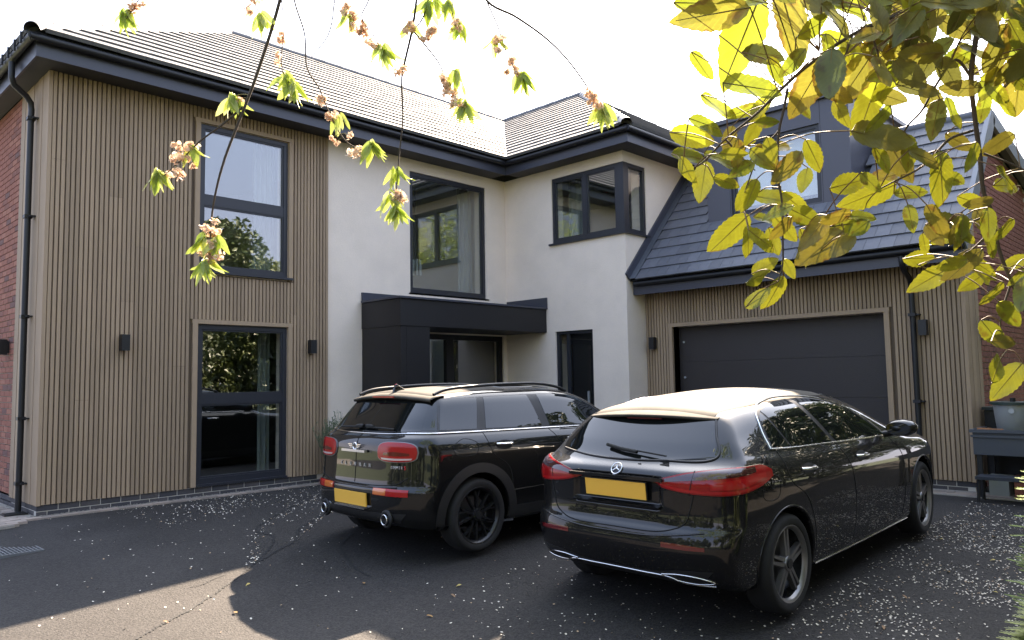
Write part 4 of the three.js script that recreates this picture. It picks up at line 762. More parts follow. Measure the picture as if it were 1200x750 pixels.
    part('quarter_pillar', T.patch('side', [[-0.52, 1.095], [-0.45, 1.09], [-0.385, 1.088]], [[-0.40, 1.32], [-0.34, 1.335], [-0.275, 1.342]], 0.002, 10, 8, s), M.carGlass, g);
    part('belt_trim', T.line('side', [[-0.56, 1.066], [0, 1.055], [0.7, 1.042], [1.4, 1.028], [2.0, 1.015]], 0.008, 0.003, s, 60), M.chrome, g);
    for (const q of [T.line('side', [[0.10, 1.07], [0.13, 0.95], [0.18, 0.85], [0.36, 0.72], [0.42, 0.45]], 0.0032, 0, s), T.line('side', [[0.94, 1.06], [1.06, 0.9], [1.10, 0.6], [1.08, 0.33]], 0.0032, 0, s), T.line('side', [[2.02, 1.02], [2.12, 0.8], [2.1, 0.4]], 0.0032, 0, s)]) part('door_seam', q, M.seam, g);
    for (const [hx, hy] of [[0.22, 0.935], [1.18, 0.925]]) {
      const a = T.hit('side', hx, hy, s), b = T.hit('side', hx + 0.2, hy - 0.004, s); a.z += 0.034 * s; b.z += 0.032 * s;
      const h = part('door_handle', tube([[a.x, a.y, a.z - 0.03 * s], [a.x + 0.03, a.y, a.z], [(a.x + b.x) / 2, (a.y + b.y) / 2, (a.z + b.z) / 2 + 0.005 * s], [b.x - 0.03, b.y, b.z], [b.x, b.y, b.z - 0.03 * s]], 0.013, 24, 8), M.chrome, g);
      part('handle_cup', T.patch('side', [[hx + 0.0, hy - 0.035], [hx + 0.1, hy - 0.055], [hx + 0.18, hy - 0.04]], [[hx + 0.0, hy + 0.02], [hx + 0.1, hy + 0.03], [hx + 0.18, hy + 0.02]], 0.001, 12, 6, s), M.seam, h);
    }
    const mg = new THREE.SphereGeometry(1, 24, 16); mg.scale(0.1, 0.085, 0.12); mg.translate(1.86, 1.1, s * 0.98); part('door_mirror', mg, M.paint2, g);
    // rounded tail lamps with a chrome bezel
    const oval = (a, b, n, hx, hy) => { const lo = [], hi = []; for (let k = 0; k <= n; k++) { const t = Math.PI * k / n, c = -Math.cos(t), q = Math.pow(Math.abs(c), 0.62) * Math.sign(c), w = Math.pow(Math.sin(t), 0.62); lo.push([a + hx * q, b - hy * w]); hi.push([a + hx * q, b + hy * w]); } return [lo, hi]; };
    const [l1, h1] = oval(16.5, 0.912, 16, 17.5, 0.087), [l2, h2] = oval(16.5, 0.912, 16, 16.7, 0.080);
    const tl = part('tail_lamp', T.patch('corner', l1, h1, 0.010, 40, 12, s, 0.02), M.alloy, g);
    part('lens', T.patch('corner', l2, h2, 0.016, 40, 12, s), M.redLens, tl);
    part('lamp_band', T.patch('corner', [[5, 0.848], [17, 0.843], [29, 0.85]], [[4, 0.862], [17, 0.86], [30, 0.864]], 0.019, 24, 3, s), M.palelens, tl);
    part('lamp_core', T.patch('corner', [[6, 0.885], [17, 0.88], [28, 0.885]], [[6, 0.905], [17, 0.915], [28, 0.905]], 0.0185, 24, 3, s), M.redDark, tl);
    // bumper lamp: red with amber end
    const bl = part('bumper_lamp', T.patch('rear', [[0.33, 0.545], [0.5, 0.543], [0.72, 0.543]], [[0.33, 0.597], [0.5, 0.6], [0.72, 0.597]], 0.008, 24, 5, s), M.redLens, g);
    part('indicator', T.patch('rear', [[0.335, 0.549], [0.42, 0.547], [0.50, 0.547]], [[0.335, 0.593], [0.42, 0.595], [0.50, 0.595]], 0.011, 12, 4, s), M.amber, bl);
    // tail pipes
    const ex = new THREE.LatheGeometry([[0.036, 0.1], [0.036, 0], [0.043, -0.006], [0.048, 0], [0.048, 0.1]].map(p => new THREE.Vector2(...p)), 28); ex.rotateZ(-Math.PI / 2); ex.translate(-0.752, 0.345, s * 0.50);
    const tp = part('tail_pipe', ex, M.chrome, g); part('pipe_bore', cyl(0.036, 0.01, 'x', -0.722, 0.345, s * 0.50), M.seam, tp);
    part('pipe_surround', (() => { const q = new THREE.TorusGeometry(0.064, 0.016, 8, 28); q.rotateY(Math.PI / 2); q.translate(-0.722, 0.348, s * 0.5); return q; })(), M.plastic, g);
    // black plastic wheel arch
    for (const cx of [0, 2.67]) { const lo = [], hi = []; for (let k = 0; k <= 20; k++) { const a = (1.06 - 1.12 * k / 20) * Math.PI; lo.push([cx + 0.372 * Math.cos(a), 0.33 + 0.372 * Math.sin(a)]); hi.push([cx + 0.455 * Math.cos(a), 0.33 + 0.455 * Math.sin(a)]); } part('wheel_arch', T.patch('side', lo, hi, 0.012, 40, 4, s), M.plastic, g); }
    part('sill_cover', T.patch('side', [[0.45, 0.26], [1.3, 0.25], [2.2, 0.26]], [[0.45, 0.36], [1.3, 0.35], [2.2, 0.36]], 0.010, 30, 4, s), M.plastic, g);
    wheel(g, 0, 0.325, s, 0.885, 0.325, 0.245, 'split'); wheel(g, 2.67, 0.325, s, 0.885, 0.325, 0.245, 'split');
    part('headlamp', T.patch('front', [[0.48, 0.66], [0.62, 0.63], [0.74, 0.68]], [[0.48, 0.80], [0.62, 0.85], [0.74, 0.80]], 0.006, 14, 8, s), M.carGlass, g);
  }
  part('fuel_flap', T.line('side', [[-0.28, 0.955], [-0.14, 1.005], [0.0, 0.955], [-0.02, 0.88], [-0.14, 0.855], [-0.26, 0.88]], 0.0028, 0, 1, 60, true), M.seam, g);
  part('screen_trim', T.line('rear', [[-0.70, 1.066], [-0.35, 1.058], [0, 1.056], [0.35, 1.058], [0.70, 1.066]], 0.006, 0.004, 1, 50), M.chrome, g);
  part('door_split', mergeGeometries([T.line('rear', [[0, 1.34], [0, 1.1], [0, 0.9], [0, 0.625]], 0.004), T.line('rear', [[-0.70, 0.70], [-0.60, 0.645], [-0.4, 0.622], [0, 0.615], [0.4, 0.622], [0.60, 0.645], [0.70, 0.70]], 0.005)]), M.seam, g);
  part('bumper_edge', T.line('rear', [[-0.6, 0.612], [-0.3, 0.60], [0, 0.598], [0.3, 0.60], [0.6, 0.612]], 0.007, 0.004, 1, 50), M.paint2, g);
  for (const s of [-1, 1]) part('rear_wiper', (() => { const o = new THREE.Vector3(-0.03, 0.008, 0); return mergeGeometries([tube([T.hit('rear', 0.04, 1.10, s).add(o), T.hit('rear', 0.2, 1.10, s).add(o), T.hit('rear', 0.44, 1.092, s).add(o)], 0.008, 20, 6), tube([T.hit('rear', 0.02, 1.11, s).add(o), T.hit('rear', 0.08, 1.11, s).add(o), T.hit('rear', 0.14, 1.105, s).add(o)], 0.017, 12, 8)]); })(), M.matBlack, g);
  const pl = new THREE.BoxGeometry(0.012, 0.116, 0.52); pl.rotateZ(0.05); pl.translate(-0.772, 0.49, 0); part('number_plate', pl, M.yellow, g);
  part('plate_strip', bx(-0.79, -0.75, 0.408, 0.418, -0.25, 0.25), M.chrome, g);
  part('lower_valance', T.patch('rear', [[-0.62, 0.315], [0, 0.305], [0.62, 0.315]], [[-0.7, 0.40], [0, 0.38], [0.7, 0.40]], 0.006, 30, 5), M.plastic, g);
  // winged badge, handle and lettering on the doors
  const bd = part('badge', (() => { const r = new THREE.TorusGeometry(0.03, 0.006, 8, 28); r.rotateY(Math.PI / 2); const w = [-1, 1].flatMap(s => [0, 1, 2].map(k => bx(-0.006, 0.006, 0.012 - k * 0.014, 0.019 - k * 0.014, s * 0.04, s * (0.105 - k * 0.018)))); const b = mergeGeometries([r.toNonIndexed(), ...w]); b.translate(-0.722, 0.945, 0); return b; })(), M.chrome, g);
  part('handle_bar', (() => { const b = new THREE.BoxGeometry(0.03, 0.022, 0.38); b.translate(-0.73, 0.905, 0); return b; })(), M.chrome, g);
  const font = await new FontLoader().loadAsync('fonts/droid/droid_sans_bold.typeface.json');
  const word = (txt, size, z, y, gap, mat) => { [...txt].forEach((ch, i) => { if (ch === ' ') return; const t = new TextGeometry(ch, { font, size, depth: 0.006, curveSegments: 3, bevelEnabled: false }); t.rotateY(-Math.PI / 2); const zz = z + i * gap, p = T.hit('rear', zz + size * 0.4, y + size * 0.5); t.translate(p.x - 0.001, y, zz); part('letter', t, mat, g); }); };
  word('CLUBMAN', 0.032, -0.25, 0.768, 0.077, M.chrome);
  word('COOPER', 0.024, 0.52, 0.772, 0.022, M.chrome); word('S', 0.034, 0.655, 0.766, 0.03, std(lin(0.5, 0.02, 0.02), 0.3));
  part('underbody', bx(-0.25, 2.9, 0.19, 0.30, -0.58, 0.58), M.matBlack, g);
}
// ------------------------------------------------------------------ paving, drains, cracks
{
  // block paved margin along the house
  const margin = solo('paved_margin', (() => { const g = join([bx(-3, 2.2, -0.12, 0.012, -19, -9.55), bx(2.2, 6.9, -0.12, 0.012, -10.05, -9.80), bx(2.2, 2.5, -0.12, 0.012, -19, -10.05), bx(10.2, 10.66, -0.12, 0.012, -3.4, -1.9)]); return g; })(), M.gravel, 'strip of block paving along the foot of the house walls', undefined, undefined, 'structure');
  const bgeo = uvBox(new THREE.BoxGeometry(0.194, 0.06, 0.094)), ageo = uvBox(new THREE.BoxGeometry(0.094, 0.06, 0.194)); const r = rng(31);
  const add = (geo, x, z) => { const m = part('paving_block', geo, M.paver[Math.floor(r() * 3)], margin); m.position.set(x, -0.012 + rr(-0.003, 0.003, r), z); m.rotation.set(rr(-0.01, 0.01, r), rr(-0.012, 0.012, r), rr(-0.01, 0.01, r)); };
  for (let k = 0; k < 23; k++) add(bgeo, 2.42 + k * 0.2, -9.845);
  for (let i = 0; i < 9; i++) for (let j = 0; j < 10; j++) add(bgeo, 0.9 + i * 0.2 + (j % 2) * 0.1 - 0.35, -9.62 - j * 0.1);
  for (let j = 0; j < 10; j++) for (let i = 0; i < 5; i++) if (2.3 - i * 0.1 > 1.9) add(ageo, 2.38 - i * 0.1, -9.95 - j * 0.2 - (i % 2) * 0.1);
  for (let j = 0; j < 7; j++) add(ageo, 10.3, -3.3 + j * 0.2), add(ageo, 10.42, -3.25 + j * 0.2);
  const gg = []; const pr = rng(17); for (let k = 0; k < 900; k++) { const s = rr(0.006, 0.016, pr); const b = new THREE.IcosahedronGeometry(s, 0); b.scale(1, 0.7, 1); b.rotateY(pr() * 6); const t = pr(); const x = t < 0.6 ? rr(2.3, 6.9, pr) : rr(1.8, 2.48, pr), z = t < 0.6 ? rr(-9.985, -9.895, pr) : rr(-12, -9.95, pr); b.translate(x, 0.014, z); gg.push(b); }
  solo('pea_gravel', mergeGeometries(gg), M.gravel, 'loose pale pea gravel against the brick plinth', 'gravel', undefined, 'stuff');
}
{ // drain grate set in the drive
  const steelM = std(lin(0.13, 0.135, 0.14), 0.6, { metalness: 0.3 });
  const g = thing('drain_grate', 'galvanised drain grate set flush in the asphalt', 'drain', [1.86, groundY(1.86, -8.55) + 0.006, -8.55], 0.0);
  part('grate_frame', join([bx(-0.32, 0.30, -0.02, 0.008, -0.25, -0.235), bx(-0.32, 0.30, -0.02, 0.008, 0.235, 0.25), bx(0.285, 0.30, -0.02, 0.008, -0.235, 0.235), bx(-0.32, -0.305, -0.02, 0.008, -0.235, 0.235)]), steelM, g);
  part('drain_pit', bx(-0.305, 0.285, -0.02, -0.006, -0.235, 0.235), M.matBlack, g);
  for (let k = 0; k < 18; k++) part('bar', bx(-0.29 + k * 0.032, -0.278 + k * 0.032, -0.006, 0.006, -0.235, 0.235), steelM, g);
  for (let k = 0; k < 5; k++) part('cross_bar', bx(-0.305, 0.285, -0.004, 0.004, -0.19 + k * 0.092, -0.182 + k * 0.092), steelM, g);
  const h = thing('gully_cover', 'small black plastic gully cover at the foot of the downpipe', 'drain', [2.36, 0.02, -10.3]);
  part('cover', bx(-0.12, 0.12, 0, 0.012, -0.09, 0.09), M.black, h); for (let k = 0; k < 5; k++) part('slot', bx(-0.1, 0.1, 0.012, 0.016, -0.07 + k * 0.032, -0.06 + k * 0.032), M.gutter, h);
}
{ // crumbling joints in the asphalt: thin dark ribbons with a ragged edge
  const crackM = std(lin(0.012, 0.012, 0.012), 0.95), r = rng(71);
  function crack(P, w0) {
    const c = new THREE.CatmullRomCurve3(P.map(p => new THREE.Vector3(p[0], 0, p[1])), false, 'catmullrom', 0.3), n = P.length * 26, pos = [], idx = [];
    for (let i = 0; i <= n; i++) { const p = c.getPointAt(i / n), t = c.getTangentAt(i / n), s = Math.min(1, Math.min(i, n - i) / 6); const a = w0 * s * rr(0.25, 1.1, r), b = w0 * s * rr(0.25, 1.1, r), j = rr(-0.012, 0.012, r); for (const q of [a + j, -b + j]) { const x = p.x - t.z * q, z = p.z + t.x * q; pos.push(x, groundY(x, z) + 0.005, z); } if (i < n) { const k = 2 * i; idx.push(k, k + 1, k + 2, k + 1, k + 3, k + 2); } }
    const g = new THREE.BufferGeometry(); g.setAttribute('position', new THREE.Float32BufferAttribute(pos, 3)); g.setIndex(idx); g.computeVertexNormals(); const m = part('crack', g, crackM, driveway); return m;
  }
  crack([[5.2, -8.66], [4.7, -8.3], [4.23, -7.85], [3.9, -7.55], [3.83, -7.38], [3.85, -7.1], [3.67, -6.81], [3.45, -6.55], [3.24, -6.35], [2.9, -6.05], [2.51, -5.75], [2.0, -5.45], [1.65, -5.26]], 0.012);
  crack([[4.9, -7.75], [4.5, -7.4], [4.17, -7.17], [3.9, -6.78], [3.6, -6.6], [3.43, -6.48], [3.3, -6.4]], 0.016);
  crack([[4.45, -6.6], [4.1, -6.3], [3.95, -6.0], [3.8, -5.6], [3.75, -5.3]], 0.014);
  crack([[3.0, -6.3], [2.85, -6.25], [2.72, -6.18], [2.62, -6.2]], 0.008);
}
// ------------------------------------------------------------------ wall lights
function wallLight(x, y, z, face, label) {
  const o = thing('wall_light', label, 'wall light', [x, y, z], face, 'black up and down wall lights');
  part('lamp_body', new THREE.BoxGeometry(0.095, 0.195, 0.09).translate(0, 0, 0.065), M.black, o);
  part('back_plate', new THREE.BoxGeometry(0.075, 0.15, 0.02).translate(0, 0, 0.01), M.black, o);
  for (const s of [-1, 1]) part('lens', cyl(0.032, 0.004, 'y', 0, s * 0.097, 0.065), M.galv, o);
}
wallLight(3.375, 1.99, ZF, 0, 'black box wall light alone on the wide slatted wall beside the downpipe corner');
wallLight(5.965, 1.99, ZF, 0, 'black box wall light on slats between tall glazed door and cream wall');
wallLight(XG, 2.015, -7.09, -Math.PI / 2, 'black box wall light on slats between cream wall and garage door');
wallLight(XG, 2.03, -3.03, -Math.PI / 2, 'black box wall light on slats between garage downpipe and garage corner');
wallLight(11.28, 2.03, ZE + 0.006, 0, 'black box wall light on the side of the garage next to brickwork');
wallLight(XL - 0.005, 1.98, -11.42, -Math.PI / 2, 'black box wall light on the red brick side wall');

// ------------------------------------------------------------------ potting bench corner
{
  const bench = thing('planter_bench', 'grey metal trough bench on legs beside the garage corner', 'planter', [10.5, 0, -1.9], 0.0);
  part('trough', join([bx(-0.28, 0.33, 0.50, 0.77, -0.57, -0.55), bx(-0.28, 0.33, 0.50, 0.77, 0.68, 0.70), bx(-0.30, -0.28, 0.50, 0.77, -0.57, 0.70), bx(0.33, 0.35, 0.50, 0.77, -0.57, 0.70), bx(-0.28, 0.33, 0.50, 0.52, -0.55, 0.68)]), std(lin(0.055, 0.06, 0.068), 0.5), bench);
  part('rim', join([bx(-0.325, -0.29, 0.755, 0.79, -0.60, 0.73), bx(-0.315, -0.302, 0.70, 0.725, -0.59, 0.72), bx(-0.29, 0.38, 0.755, 0.79, -0.60, -0.57), bx(-0.29, 0.38, 0.755, 0.79, 0.70, 0.73)]), std(lin(0.065, 0.07, 0.08), 0.45), bench);
  part('soil', bx(-0.28, 0.33, 0.69, 0.73, -0.55, 0.68), M.matBlack, bench);
  for (const [x, z] of [[-0.26, -0.52], [-0.26, 0.65], [0.31, -0.52], [0.31, 0.65]]) part('leg', bx(x - 0.025, x + 0.025, -0.02, 0.50, z - 0.025, z + 0.025), M.plastic, bench);
  const bucket = thing('galvanised_bucket', 'pale galvanised bucket with dark lid standing on the trough bench', 'bucket', [10.47, 0.735, -2.10]);
  const lg = new THREE.LatheGeometry([[0.0, 0], [0.17, 0], [0.20, 0.32], [0.21, 0.33], [0.20, 0.34]].map(p => new THREE.Vector2(...p)), 36); part('pail', lg, std(lin(0.36, 0.38, 0.38), 0.55, { metalness: 0.3 }), bucket);
  part('lid', cyl(0.235, 0.03, 'y', 0, 0.355, 0, 36), std(lin(0.02, 0.035, 0.028), 0.5), bucket); part('lid_knob', cyl(0.03, 0.05, 'y', 0, 0.39, 0, 16), M.black, bucket);
  part('ear', cyl(0.03, 0.02, 'x', -0.195, 0.27, 0.02, 16), M.galv, bucket);
  const stool = thing('step_stool', 'low dark step stool in front of the trough bench', 'stool', [10.02, 0, -2.12]);
  part('step', bx(-0.13, 0.13, 0.25, 0.285, -0.28, 0.32), std(lin(0.03, 0.034, 0.042), 0.5), stool);
  for (const [x, z] of [[-0.1, -0.25], [-0.1, 0.29], [0.1, -0.25], [0.1, 0.29]]) part('leg', beam([x * 1.15, -0.02, z * 1.04], [x, 0.25, z], 0.018, 0.018, 8), M.plastic, stool);
  const tb = thing('terracotta_trough', 'terracotta trough on the ground under the bench', 'planter', [10.5, 0, -1.82]);
  part('trough', join([bx(-0.13, 0.13, 0, 0.22, -0.3, 0.36), bx(-0.15, 0.15, 0.2, 0.25, -0.32, 0.38)]), std(lin(0.25, 0.085, 0.05), 0.85), tb);
  const pp = thing('pale_crate', 'pale grey crate under the bench beside the terracotta trough', 'crate', [10.5, 0, -2.28]);
  part('crate_side', join([bx(-0.1, 0.1, 0, 0.24, -0.1, 0.1), bx(-0.115, 0.115, 0.21, 0.245, -0.115, 0.115)]), std(lin(0.24, 0.25, 0.22), 0.7), pp);
  const bin = thing('storage_box', 'black storage box standing behind the trough bench', 'box', [11.2, 0, -2.32]);
  part('box_body', bx(-0.2, 0.2, 0, 0.98, -0.2, 0.25), M.plastic, bin); part('box_lid', bx(-0.22, 0.22, 0.985, 1.02, -0.22, 0.27), std(lin(0.02, 0.028, 0.025), 0.5), bin);
  solo('trowel', join([bx(10.2, 10.23, 0.792, 0.81, -2.42, -2.28), bx(10.205, 10.225, 0.792, 0.804, -2.28, -2.16)]), std(lin(0.35, 0.16, 0.07), 0.6), 'small wooden handled trowel lying on the rim of the trough bench', 'trowel');
}
// ------------------------------------------------------------------ leaves, shrubs, trees
function leafGeo(len, wid, nU, fold, curl, teeth = 0, pw = 0.72) {     // base at origin, along +y, face +z
  const pos = [], uv = [], idx = [], W = 5;
  for (let i = 0; i <= nU; i++) {
    const t = i / nU; let w = wid * 0.5 * Math.pow(Math.sin(Math.PI * Math.pow(t, 0.82)), pw) * (1 - 0.12 * t); if (teeth && i > 0 && i < nU) w *= 1 + (i % 2 ? teeth : -teeth);
    for (let j = 0; j < W; j++) { const s = (j - 2) / 2; pos.push(s * w, t * len, -curl * len * t * t + fold * Math.abs(s) * w - 0.03 * len * Math.sin(t * 9 + 1) * s * Math.abs(s)); uv.push(0.5 + s / 2, t); }
  }
  for (let i = 0; i < nU; i++) for (let j = 0; j < W - 1; j++) { const a = i * W + j, b = a + 1, c = a + W, d = c + 1; idx.push(a, b, c, b, d, c); }
  const g = new THREE.BufferGeometry(); g.setAttribute('position', new THREE.Float32BufferAttribute(pos, 3)); g.setAttribute('uv', new THREE.Float32BufferAttribute(uv, 2)); g.setIndex(idx); g.computeVertexNormals(); return g;
}
function crownGeo(seed, n, lobes, size, shape = 0.5) {       // lobes: [x,y,z,r]
  const r = rng(seed), pos = [], nor = [], idx = [];
  const tot = lobes.reduce((s, l) => s + l[3] * l[3], 0); let q = new THREE.Quaternion(), v = new THREE.Vector3();
  for (const [lx, ly, lz, lr] of lobes) {
    const m = Math.round(n * lr * lr / tot);
    for (let k = 0; k < m; k++) {
      let dx, dy, dz, l; do { dx = r() * 2 - 1; dy = r() * 2 - 1; dz = r() * 2 - 1; l = Math.hypot(dx, dy, dz); } while (l > 1 || l < 0.05);
      const rad = lr * Math.pow(l, 0.45) * (0.86 + 0.3 * r()) / l; const c = [lx + dx * rad, ly + dy * rad * 0.85, lz + dz * rad];
      q.set(r() - 0.5, r() - 0.5, r() - 0.5, r() - 0.5).normalize(); const s = size * (0.6 + 0.8 * r()), b = pos.length / 3;
      for (const [a, e, h] of [[0, -0.9, 0], [0.42, 0, 0.12], [0, 1, -0.06], [-0.42, 0, 0.12]]) { v.set(a * s, e * s, h * s).applyQuaternion(q); pos.push(c[0] + v.x, c[1] + v.y, c[2] + v.z); }
      idx.push(b, b + 1, b + 2, b, b + 2, b + 3);
    }
  }
  const g = new THREE.BufferGeometry(); g.setAttribute('position', new THREE.Float32BufferAttribute(pos, 3)); g.setIndex(idx); g.computeVertexNormals(); g.setAttribute('uv', new THREE.Float32BufferAttribute(new Float32Array(pos.length / 3 * 2), 2)); return g;
}
const treeCrowns = [0, 1, 2].map(k => { const r = rng(200 + k), L = []; for (let i = 0; i < 26; i++) { const a = r() * 6.28, h = r(), rad = 1.9 * Math.sqrt(r()) * Math.sin(Math.PI * (0.12 + 0.8 * h)); L.push([Math.cos(a) * rad, 2.0 + h * 5.4, Math.sin(a) * rad, rr(0.45, 1.0, r)]); } return crownGeo(300 + k, 7500, L, 0.13); });
const trunkG = join([beam([0, -0.3, 0], [0.05, 2.4, 0.03], 0.17, 0.12, 9), beam([0.05, 2.4, 0.03], [0.1, 5.6, -0.1], 0.12, 0.04, 8), beam([0.05, 2.2, 0], [1.1, 4.3, 0.5], 0.07, 0.03, 7), beam([0.04, 2.4, 0], [-1.0, 4.6, -0.4], 0.07, 0.03, 7), beam([0.06, 3.0, 0], [0.2, 5.0, 1.1], 0.06, 0.025, 7)]);
function tree(x, z, s, k, label) {
  const t = thing('garden_tree', label, 'tree', [x, groundY(x, z) - 0.1, z], k * 1.7 + x, 'trees round the plot'); t.scale.setScalar(s);
  part('trunk', trunkG, M.bark, t); part('crown', treeCrowns[k % 3], M.leafDark[k % 3], t);
}
const tl = ['mid green leafy tree in the row beside the hedge', 'tall leafy garden tree at the edge of the plot'];
[[5.5, 6.0, 0.85], [9, 6.6, 0.95], [12.0, 6.2, 0.98], [15.0, 7.2, 0.82], [18.5, 6.0, 0.8], [22, 5.0, 0.9], [1.5, 7.5, 0.9], [-2.5, 8.5, 1.0], [13.2, 1.0, 0.78], [15.6, 0.2, 0.9], [18.6, 1.2, 1.05], [16.5, 3.4, 0.95], [21.5, -0.6, 1.1], [12.0, 3.2, 0.75]].forEach(([x, z, s], i) => tree(x, z, s, i, i > 7 ? 'leafy tree standing beyond the garage end wall' : tl[0]));
[[-9, 7.5, 0.8], [-13, 2.5, 0.75], [-14, -1.5, 0.65], [-14.5, -5.5, 0.75], [-14, -9.5, 0.7], [-15, -14, 0.75], [-13, -19, 0.7]].forEach(([x, z, s], i) => tree(x, z, s, i + 1, tl[1]));
// clipped laurel shrubs that form the hedge on the right of the drive
const shrubCrowns = [0, 1].map(k => { const r = rng(400 + k), L = []; for (let i = 0; i < 16; i++) L.push([rr(-0.75, 0.75, r), rr(0.25, 2.0, r), rr(-0.5, 0.5, r), rr(0.3, 0.5, r)]); return crownGeo(420 + k, 5200, L, 0.062); });
const hedgeLeaf = [[0.085, 0.11, 0.025], [0.05, 0.07, 0.02]].map(c => phy(lin(...c), 0.42, { transmission: 0.3, thickness: 0, side: THREE.DoubleSide }));
for (let k = 0; k < 9; k++) { const x = 1.6 + k * 1.35, z = 1.15 + 0.25 * Math.sin(k * 2.1); const t = thing('hedge_shrub', 'leafy green shrub in the hedge along the drive', 'shrub', [x, groundY(x, z), z], k * 2.2, 'hedge shrubs along the drive'); t.scale.set(1.05, 1.75 + 0.2 * Math.sin(k * 3), 1.05); part('stem', join([beam([0, -0.05, 0], [0.1, 0.9, 0.05], 0.04, 0.02), beam([0, -0.05, 0], [-0.3, 1.0, 0.1], 0.03, 0.015), beam([0, -0.05, 0], [0.25, 1.1, -0.15], 0.03, 0.015)]), M.bark, t); part('foliage', shrubCrowns[k % 2], hedgeLeaf[k % 2], t); }
for (let k = 0; k < 11; k++) { const x = -5.6 + 0.3 * Math.sin(k * 1.7), z = -13 + k * 1.5; const t = thing('boundary_shrub', 'dense green shrub in the boundary hedge facing the garage door', 'shrub', [x, groundY(x, z), z], k * 1.3, 'boundary hedge shrubs'); t.scale.set(1.15, 1.2 + 0.1 * Math.sin(k * 2.3), 1.15); part('stem', beam([0, -0.05, 0], [0.1, 1.2, 0.05], 0.05, 0.02), M.bark, t); part('foliage', shrubCrowns[k % 2], hedgeLeaf[1], t); }
// feathery conifer at the edge of the drive, ground cover below it
{
  const r = rng(55), gs = []; const q = new THREE.Quaternion(), v = new THREE.Vector3();
  function spray(ox, oy, oz, dx, dy, dz, L) { // flat fern-like spray
    const d = new THREE.Vector3(dx, dy, dz).normalize(), s = new THREE.Vector3(0, 1, 0).cross(d).normalize(); const n = 9;
    for (let i = 0; i < n; i++) { const t = i / n, p = new THREE.Vector3(ox, oy, oz).addScaledVector(d, L * t); p.y -= 0.25 * L * t * t; for (const sg of [-1, 1]) { const e = p.clone().addScaledVector(s, sg * L * 0.38 * (1 - t * 0.8)).addScaledVector(d, L * 0.22); e.y -= 0.04 * L; const g = new THREE.BufferGeometry(), w = d.clone().multiplyScalar(0.012); g.setAttribute('position', new THREE.Float32BufferAttribute([...p.clone().sub(w).toArray(), ...p.clone().add(w).toArray(), ...e.toArray(), ...p.clone().lerp(e, 0.6).add(w.clone().multiplyScalar(1.8)).toArray()], 3)); g.setIndex([0, 1, 2, 1, 3, 2]); g.computeVertexNormals(); gs.push(g); } }
  }
  for (let k = 0; k < 330; k++) { const a = r() * 6.28, h = r(), rad = 0.42 * (1 - h * 0.75) * (0.5 + 0.5 * r()); spray(Math.cos(a) * rad * 0.6, 0.08 + h * 1.15, Math.sin(a) * rad * 0.6, Math.cos(a), 0.25 + 0.3 * r(), Math.sin(a), rr(0.12, 0.24, r)); }
  const c = thing('dwarf_conifer', 'pale green feathery conifer at the right edge of the drive', 'conifer', [5.88, groundY(5.88, -0.95), -0.95]);
  part('stem', beam([0, -0.1, 0], [0, 1.1, 0], 0.03, 0.008), M.bark, c);
  c.scale.set(0.8, 0.82, 0.8); const fm = mergeGeometries(gs); part('foliage', fm, phy(lin(0.22, 0.29, 0.06), 0.8, { transmission: 0.35, thickness: 0, side: THREE.DoubleSide }), c);
  const c2 = c.clone(); c2.name = numbered('dwarf_conifer'); c2.userData = { ...c.userData, label: 'pale conifer poking up behind the trough bench beside brick wall' }; c2.position.set(11.35, -0.05, -1.72); c2.scale.set(1.15, 1.75, 1.15); scene.add(c2);
  const low = thing('creeping_conifer', 'low yellow green creeping conifer on the kerb of the drive', 'shrub', [5.36, groundY(5.36, -0.82), -0.82]);
  part('foliage', fm, phy(lin(0.28, 0.31, 0.05), 0.8, { transmission: 0.35, thickness: 0, side: THREE.DoubleSide }), low); low.scale.set(1.0, 0.28, 1.0);
}
{ // lavender like shrub at the end of the cream wall behind the estate car
  const r = rng(66), gs = []; for (let k = 0; k < 620; k++) { const a = r() * 6.28, t = Math.pow(r(), 0.6) * 1.0, L = rr(0.5, 0.85, r), d = [Math.cos(a) * t * 0.5, 1, Math.sin(a) * t * 0.5]; const e = [d[0] * L, L * (1 - 0.22 * t), d[2] * L]; gs.push(beam([d[0] * 0.1, 0, d[2] * 0.1], e, 0.0022, 0.0014, 3)); for (let m = 0; m < 5; m++) { const u = rr(0.35, 1, r), g = new THREE.BufferGeometry(), p = [d[0] * 0.1 + (e[0] - d[0] * 0.1) * u, e[1] * u, d[2] * 0.1 + (e[2] - d[2] * 0.1) * u], b = r() * 6.28; g.setAttribute('position', new THREE.Float32BufferAttribute([p[0], p[1], p[2], p[0] + 0.03 * Math.cos(b), p[1] + 0.03, p[2] + 0.03 * Math.sin(b), p[0] + 0.006, p[1] + 0.02, p[2] - 0.006], 3)); g.setIndex([0, 1, 2]); g.computeVertexNormals(); g.setAttribute('uv', new THREE.Float32BufferAttribute([0, 0, 1, 0, 0, 1], 2)); gs.push(g.toNonIndexed()); } }
  const s = thing('lavender_shrub', 'grey green twiggy shrub at the foot of the cream wall', 'shrub', [6.2, 0, -9.58]); part('foliage', mergeGeometries(gs.map(g => g.index ? g.toNonIndexed() : g)), std(lin(0.10, 0.125, 0.065), 0.85, { side: THREE.DoubleSide }), s); s.scale.set(0.95, 1.28, 0.8);
  part('stem', beam([0, -0.02, 0], [0, 0.2, 0], 0.02, 0.015), M.bark, s);
}
